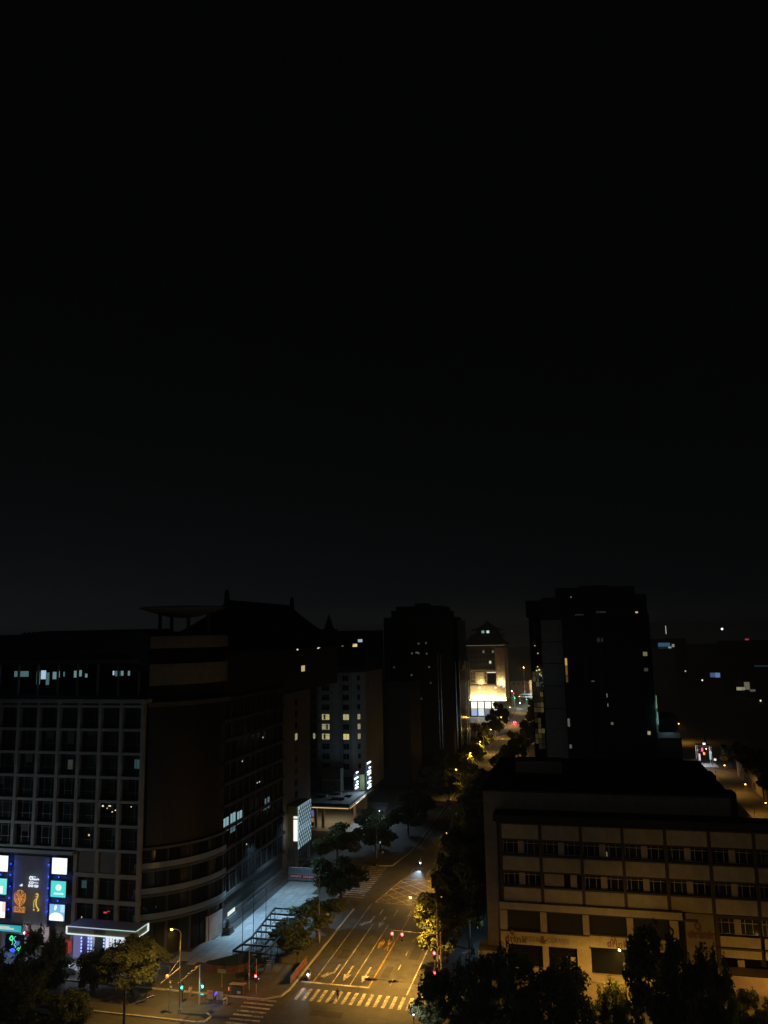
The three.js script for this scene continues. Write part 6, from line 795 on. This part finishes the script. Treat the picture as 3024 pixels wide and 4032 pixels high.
  const pf = thing('railing', 'white lit picket railing before the shops on the left', 'railing', -76.5, -124.4); for (let i = 0; i < 22; i++) local(pf, 'picket', cbox(0.06, 1.0, 0.05), M.paleFrame, -2.6 + i * 0.25, 0.7, 0); local(pf, 'top_rail', cbox(5.6, 0.06, 0.08), M.paleFrame, 0, 1.23, 0);
}
// ---------------------------------------------------------------- trees
function crownGeo(seed, { rx = 1, ry = 0.8, leaves = 3000, leaf = 0.09, lobes = 16, spikes = 0, low = -0.75 }) {   // a crown about one metre in radius, scaled later
  const R = rng(seed), pos = [], L = [];
  const dir = () => { const u = R() * 2 - 1, a = R() * 6.283, s = Math.sqrt(1 - u * u); return [s * Math.cos(a), u, s * Math.sin(a)]; };
  for (let i = 0; i < lobes; i++) { const d = dir(); if (d[1] < low) d[1] = low * R(); const q = 0.45 + 0.48 * R(); L.push([d[0] * rx * q, d[1] * ry * q, d[2] * rx * q, 0.15 + 0.2 * R(), 0.12 + 0.14 * R()]); }
  L.push([0, 0, 0, rx * 0.36, ry * 0.36]);
  for (let i = 0; i < spikes; i++) { const a = R() * 6.283, q = Math.sqrt(R()) * 0.72; L.push([Math.cos(a) * q * rx, ry * (0.95 - 0.75 * q) + 0.05 + R() * 0.1, Math.sin(a) * q * rx, 0.1 + R() * 0.05, 0.26 + R() * 0.18]); }
  let tot = 0; const cum = L.map(l => tot += l[3] * l[3] + 0.01);
  for (let k = 0; k < leaves; k++) {
    const t = R() * tot; let i = 0; while (cum[i] < t) i++; const l = L[i], d = dir(), q = Math.pow(R(), 0.4);
    const c = [l[0] + d[0] * l[3] * q, l[1] + d[1] * l[4] * q, l[2] + d[2] * l[3] * q], s = leaf * (0.6 + 0.8 * R());
    const n = dir(); n[1] = n[1] * 0.6 + 0.5; const N = V3(...n).normalize(), U = V3(...dir()).cross(N).normalize(), W = N.clone().cross(U);
    const P = (u, w, b) => [c[0] + U.x * u * s + W.x * w * s + N.x * b * s, c[1] + U.y * u * s + W.y * w * s + N.y * b * s, c[2] + U.z * u * s + W.z * w * s + N.z * b * s];
    const A = P(-1, 0, 0), B = P(0, -0.55, 0.18), Cc = P(1, 0, -0.1), D = P(0, 0.55, 0.18); pos.push(...A, ...B, ...Cc, ...A, ...Cc, ...D);
  }
  const g = new THREE.BufferGeometry(); g.setAttribute('position', new THREE.BufferAttribute(new Float32Array(pos), 3)); g.computeVertexNormals(); return g;
}
const CROWN = [
  ...[1, 2, 3].map(s => crownGeo(100 + s, { leaves: 4200, leaf: 0.075, lobes: 30 })),                        // 0-2 broad street trees
  ...[4, 5, 6].map(s => crownGeo(100 + s, { leaves: 9000, leaf: 0.05, lobes: 38, spikes: 20, ry: 0.9 })),     // 3-5 near trees with upright shoots
  ...[7, 8].map(s => crownGeo(100 + s, { leaves: 1800, leaf: 0.11, lobes: 16 })),                             // 6-7 far trees
  crownGeo(109, { leaves: 2600, leaf: 0.07, lobes: 26, low: -0.2 }),                                          // 8 loose, open tree
];
const trunkGeo = (seed) => { const R = rng(seed), g = [bar([0, 0, 0], [0.02, 0.6, 0], 0.045, 8, 0.032)]; for (let i = 0; i < 6; i++) { const a = i * 1.05 + R(), l = 0.3 + R() * 0.25; g.push(bar([0.015, 0.42 + 0.03 * i, 0], [Math.cos(a) * l * 0.7, 0.62 + l * 0.75, Math.sin(a) * l * 0.7], 0.02, 6, 0.006)); } return merge(g); };
const TRUNK = [trunkGeo(1), trunkGeo(2), trunkGeo(3)];
let treeN = 0;
function tree(label, x, z, top, bottom, r, kind, leafM, group) {
  const o = thing('tree', label, 'tree', x, z, (treeN * 2.399) % 6.283, group), c = (top + bottom) / 2, ry = (top - bottom) / 2; treeN++;
  const t = local(o, 'trunk', TRUNK[treeN % 3], M.bark); t.scale.set(Math.max(3.2, r * 1.2), Math.max(1, c + ry * 0.3), Math.max(3.2, r * 1.2));
  const k = local(o, 'crown', CROWN[kind], LEAF[leafM], 0, c, 0); k.scale.set(r * 1.08, ry * 1.12, r * 1.08); return o;
}
const GN = 'trees near the crossing', GS = 'street trees along the main street';
tree('dark tree in the bottom left corner of the picture', -91.5, -111.5, 6.8, -1, 5.4, 3, 2, GN);
tree('dark tree before the neon shop window on the left', -88.2, -118.4, 8.0, -0.6, 4.2, 4, 2, GN);
tree('dark tree below the white edged shop canopy', -79.2, -119.6, 5.6, -0.6, 3.4, 5, 2, GN);
tree('low dark tree at the bottom edge beside the pale car', -84.6, -109.2, 5.0, -1, 4.2, 3, 2, GN);
tree('dark tree at the bottom edge left of the black mast', -76.8, -110, 3.6, -1, 3.4, 4, 2, GN);
tree('large tree lit yellow by the lamp on the left island', -72.6, -120.4, 7.3, 1.2, 5.6, 3, 0, GN);
tree('small dark tree behind the yellow lit tree on the left', -77.5, -123.4, 5.2, 0.8, 3.0, 1, 1, GN);
tree('tree lit yellow green beside the bare pole on the left kerb', -50.4, -147.4, 7.6, 2.2, 5.1, 0, 3, GS);
tree('small shrubby tree before the garage canopy', -52.8, -139.4, 4.9, 0.4, 3.4, 1, 1, GS);
tree('slim young tree by the red banner fence', -49.6, -134.6, 4.4, 1.6, 1.7, 8, 1, GS);
tree('low dark tree between flagpoles and kerb trees', -54.2, -144, 4.2, 0.8, 3.0, 1, 1, GS);
tree('broad black tree left of the side street crosswalk', -51.5, -166.2, 10.3, 0.9, 5.6, 0, 1, GS);
tree('dark green tree below the hotel drive', -60.2, -192, 9.7, 1.5, 5.8, 1, 0, GS);
tree('tree right of the hotel drive lit from the white tubes', -56, -212, 10, 1, 5.2, 2, 0, GS);
tree('dark tree behind the corner of the side street', -52, -203, 8.2, 1.2, 4.6, 0, 1, GS);
tree('tree with dim green foliage past the side street pole', -48.8, -222, 8.8, 1.4, 5, 2, 1, GS);
tree('dark tree before the first glowing lamp', -50.2, -240, 9.6, 1.4, 5.4, 1, 1, GS);
tree('tree wrapped round the nearest glowing lamp on the left kerb', -43.6, -262, 11.4, 2.5, 4.6, 0, 3, GS);
tree('tree round the second glowing lamp on the left kerb', -43.6, -298, 11.6, 2.5, 4.8, 1, 3, GS);
tree('tree round the third glowing lamp on the left kerb', -43.6, -329, 11.4, 2, 4.6, 2, 3, GS);
tree('dark tree just past the third glowing lamp', -46.4, -346, 11, 1, 5, 6, 1, GS);
tree('tall dark tree standing before the lit store front', -46.6, -378, 13.5, 1, 5.6, 6, 1, GS);
tree('dark tree left of the far road, half before the store', -46.4, -420, 14, 1, 6, 7, 1, GS);
tree('round tree with a lamp shining in it before the store corner', -46.6, -470, 15.6, 1, 6.2, 6, 1, GS);
tree('dark tree between low block and far road', -53, -282, 9, 1, 5, 7, 2, GS);
tree('dark tree behind the trees of the glowing lamps', -54, -312, 9, 1, 5.4, 6, 2, GS);
tree('dark tree before the bright white shutters', -52, -356, 8.4, 1, 5, 7, 2, GS);
tree('tree glowing yellow green at the right kerb lamp', -24.6, -140.5, 13.6, 3.8, 5.3, 0, 3, GS);
tree('lower tree lit from above beside the mast signal pole', -25.4, -136.4, 7.4, 2.6, 3.0, 2, 3, GS);
tree('black tree behind the glowing tree at the right kerb', -21.6, -147, 15.6, 3.4, 5.2, 1, 1, GS);
tree('tall black tree right of the yellow grid', -24, -157, 16.8, 3, 5.6, 2, 1, GS);
tree('black tree beside the end wall of the panel building', -19.8, -156, 13, 3, 4.4, 0, 2, GS);
tree('black tree right of the oncoming scooter', -24.4, -171, 17.4, 3, 5.6, 1, 1, GS);
tree('black tree left of the panel building roof corner', -25, -189, 18.2, 3, 5.8, 2, 1, GS);
tree('black tree hiding the road beyond the side street', -26.4, -206, 17.4, 3, 6, 0, 1, GS);
tree('black tree at the right of the dim road stretch', -28.4, -224, 15, 3, 6, 1, 1, GS);
tree('tree over the right lanes behind the panel building roof', -29, -244, 14, 3, 5.6, 2, 1, GS);
tree('tree over the right lanes opposite the nearest glowing lamp', -28.6, -262, 13, 3, 5.8, 0, 1, GS);
tree('tree over the right lanes opposite the second glowing lamp', -28.2, -284, 13.4, 2, 5.8, 6, 1, GS);
tree('tree at the right of the far road, near edge', -28, -306, 13, 2, 6, 7, 1, GS);
tree('tree over the right lanes before the far crossing', -27.6, -328, 13.6, 2, 6, 6, 1, GS);
tree('tree below the glass shaft of the right tower', -27.4, -350, 15, 2, 5.8, 7, 1, GS);
tree('tree over the right lanes past the far crossing', -25, -380, 15, 2, 5.6, 6, 1, GS);
tree('tree lit by the far right kerb lamp', -24.4, -410, 15, 2, 5.2, 7, 3, GS);
tree('dark tree on the right beside the tail lights', -24.6, -440, 16, 2, 5.6, 6, 1, GS);
tree('last dark tree on the right before the footbridge', -25, -474, 17, 2, 6, 7, 1, GS);
tree('low foreground tree touching the end of the crosswalk', -21.8, -116, 8.4, 0.6, 3.5, 3, 2, GN);
tree('foreground tree with upright shoots right of the crosswalk', -16.6, -115, 11.0, 0.8, 3.3, 4, 2, GN);
tree('broad black foreground tree below the first bar windows', -11.0, -114, 12.6, 1.2, 4.1, 5, 2, GN);
tree('black foreground tree before the doorway of the bar', -4.4, -114, 11.4, 1.2, 4.3, 3, 2, GN);
tree('tree with leaves lit bright green behind the right lamp pole', 1.9, -116.6, 8.4, 2, 2.7, 4, 3, GN);
tree('tallest black foreground tree right of the street lamp', 7.9, -113, 16.7, 1.6, 4.7, 5, 2, GN);
tree('black foreground tree before the blank wall lettering', 14.2, -115, 13.6, 2, 3.6, 3, 2, GN);
tree('low olive tree in the bottom right corner', 20.4, -119.5, 7.2, 1, 4.0, 4, 0, GN);
for (const [x, z, t, r, l] of [[62, -236, 11, 6, 'tree at the right border by the back street'], [61, -249, 10, 5, 'dark tree close behind the right border tree'], [62.5, -273, 11, 6, 'dark tree between the first two back street trees'], [62, -298, 12, 6, 'dark tree between the second and third back street trees'], [62.5, -328, 12, 6, 'dark tree before the pavilion at the right'], [59, -262, 10, 4.5, 'nearest tree along the back street at the right'], [60, -284, 11, 5, 'second tree along the back street at the right'], [59.5, -312, 10, 4.6, 'third tree along the back street at the right'], [58, -345, 11, 5, 'tree right of the light pavilion']]) tree(l, x, z, t, 1.5, r, 7, 1, 'trees on the back street');
{ // clipped hedge and ground cover
  const R = rng(55); const bush = (label, x, z, r, h, m) => { const o = thing('shrub', label, 'shrub', x, z, R() * 6, 'shrubs round the forecourt'); local(o, 'foliage', CROWN[6], LEAF[m], 0, h * 0.5, 0).scale.set(r, h * 0.6, r); };
  bush('pale lit shrub under the lattice screen', -65, -186, 2.0, 2.6, 3); bush('shrub at the right of the frosted glass screen', -59.2, -176.5, 1.6, 1.8, 1); bush('shrub behind the brick planter', -57, -134.5, 2.2, 1.6, 2); bush('dark shrub at the foot of the striped barrier', -55.4, -129.2, 1.7, 1.3, 2); bush('shrub beside the bare pole on the kerb', -51, -142.5, 1.8, 1.8, 1); bush('shrub below the tree lit yellow green', -51.5, -151, 2.0, 1.8, 1); bush('shrub in the passage beside the gatehouse', -19.6, -134, 1.5, 1.8, 1); bush('shrub before the awning at lower right', 23.5, -123.5, 2.4, 2.6, 0);
}
// thin city haze
scene.fog = new THREE.FogExp2(C(0.82, 0.87, 0.92), 0.0003);
renderer.render(scene, camera);
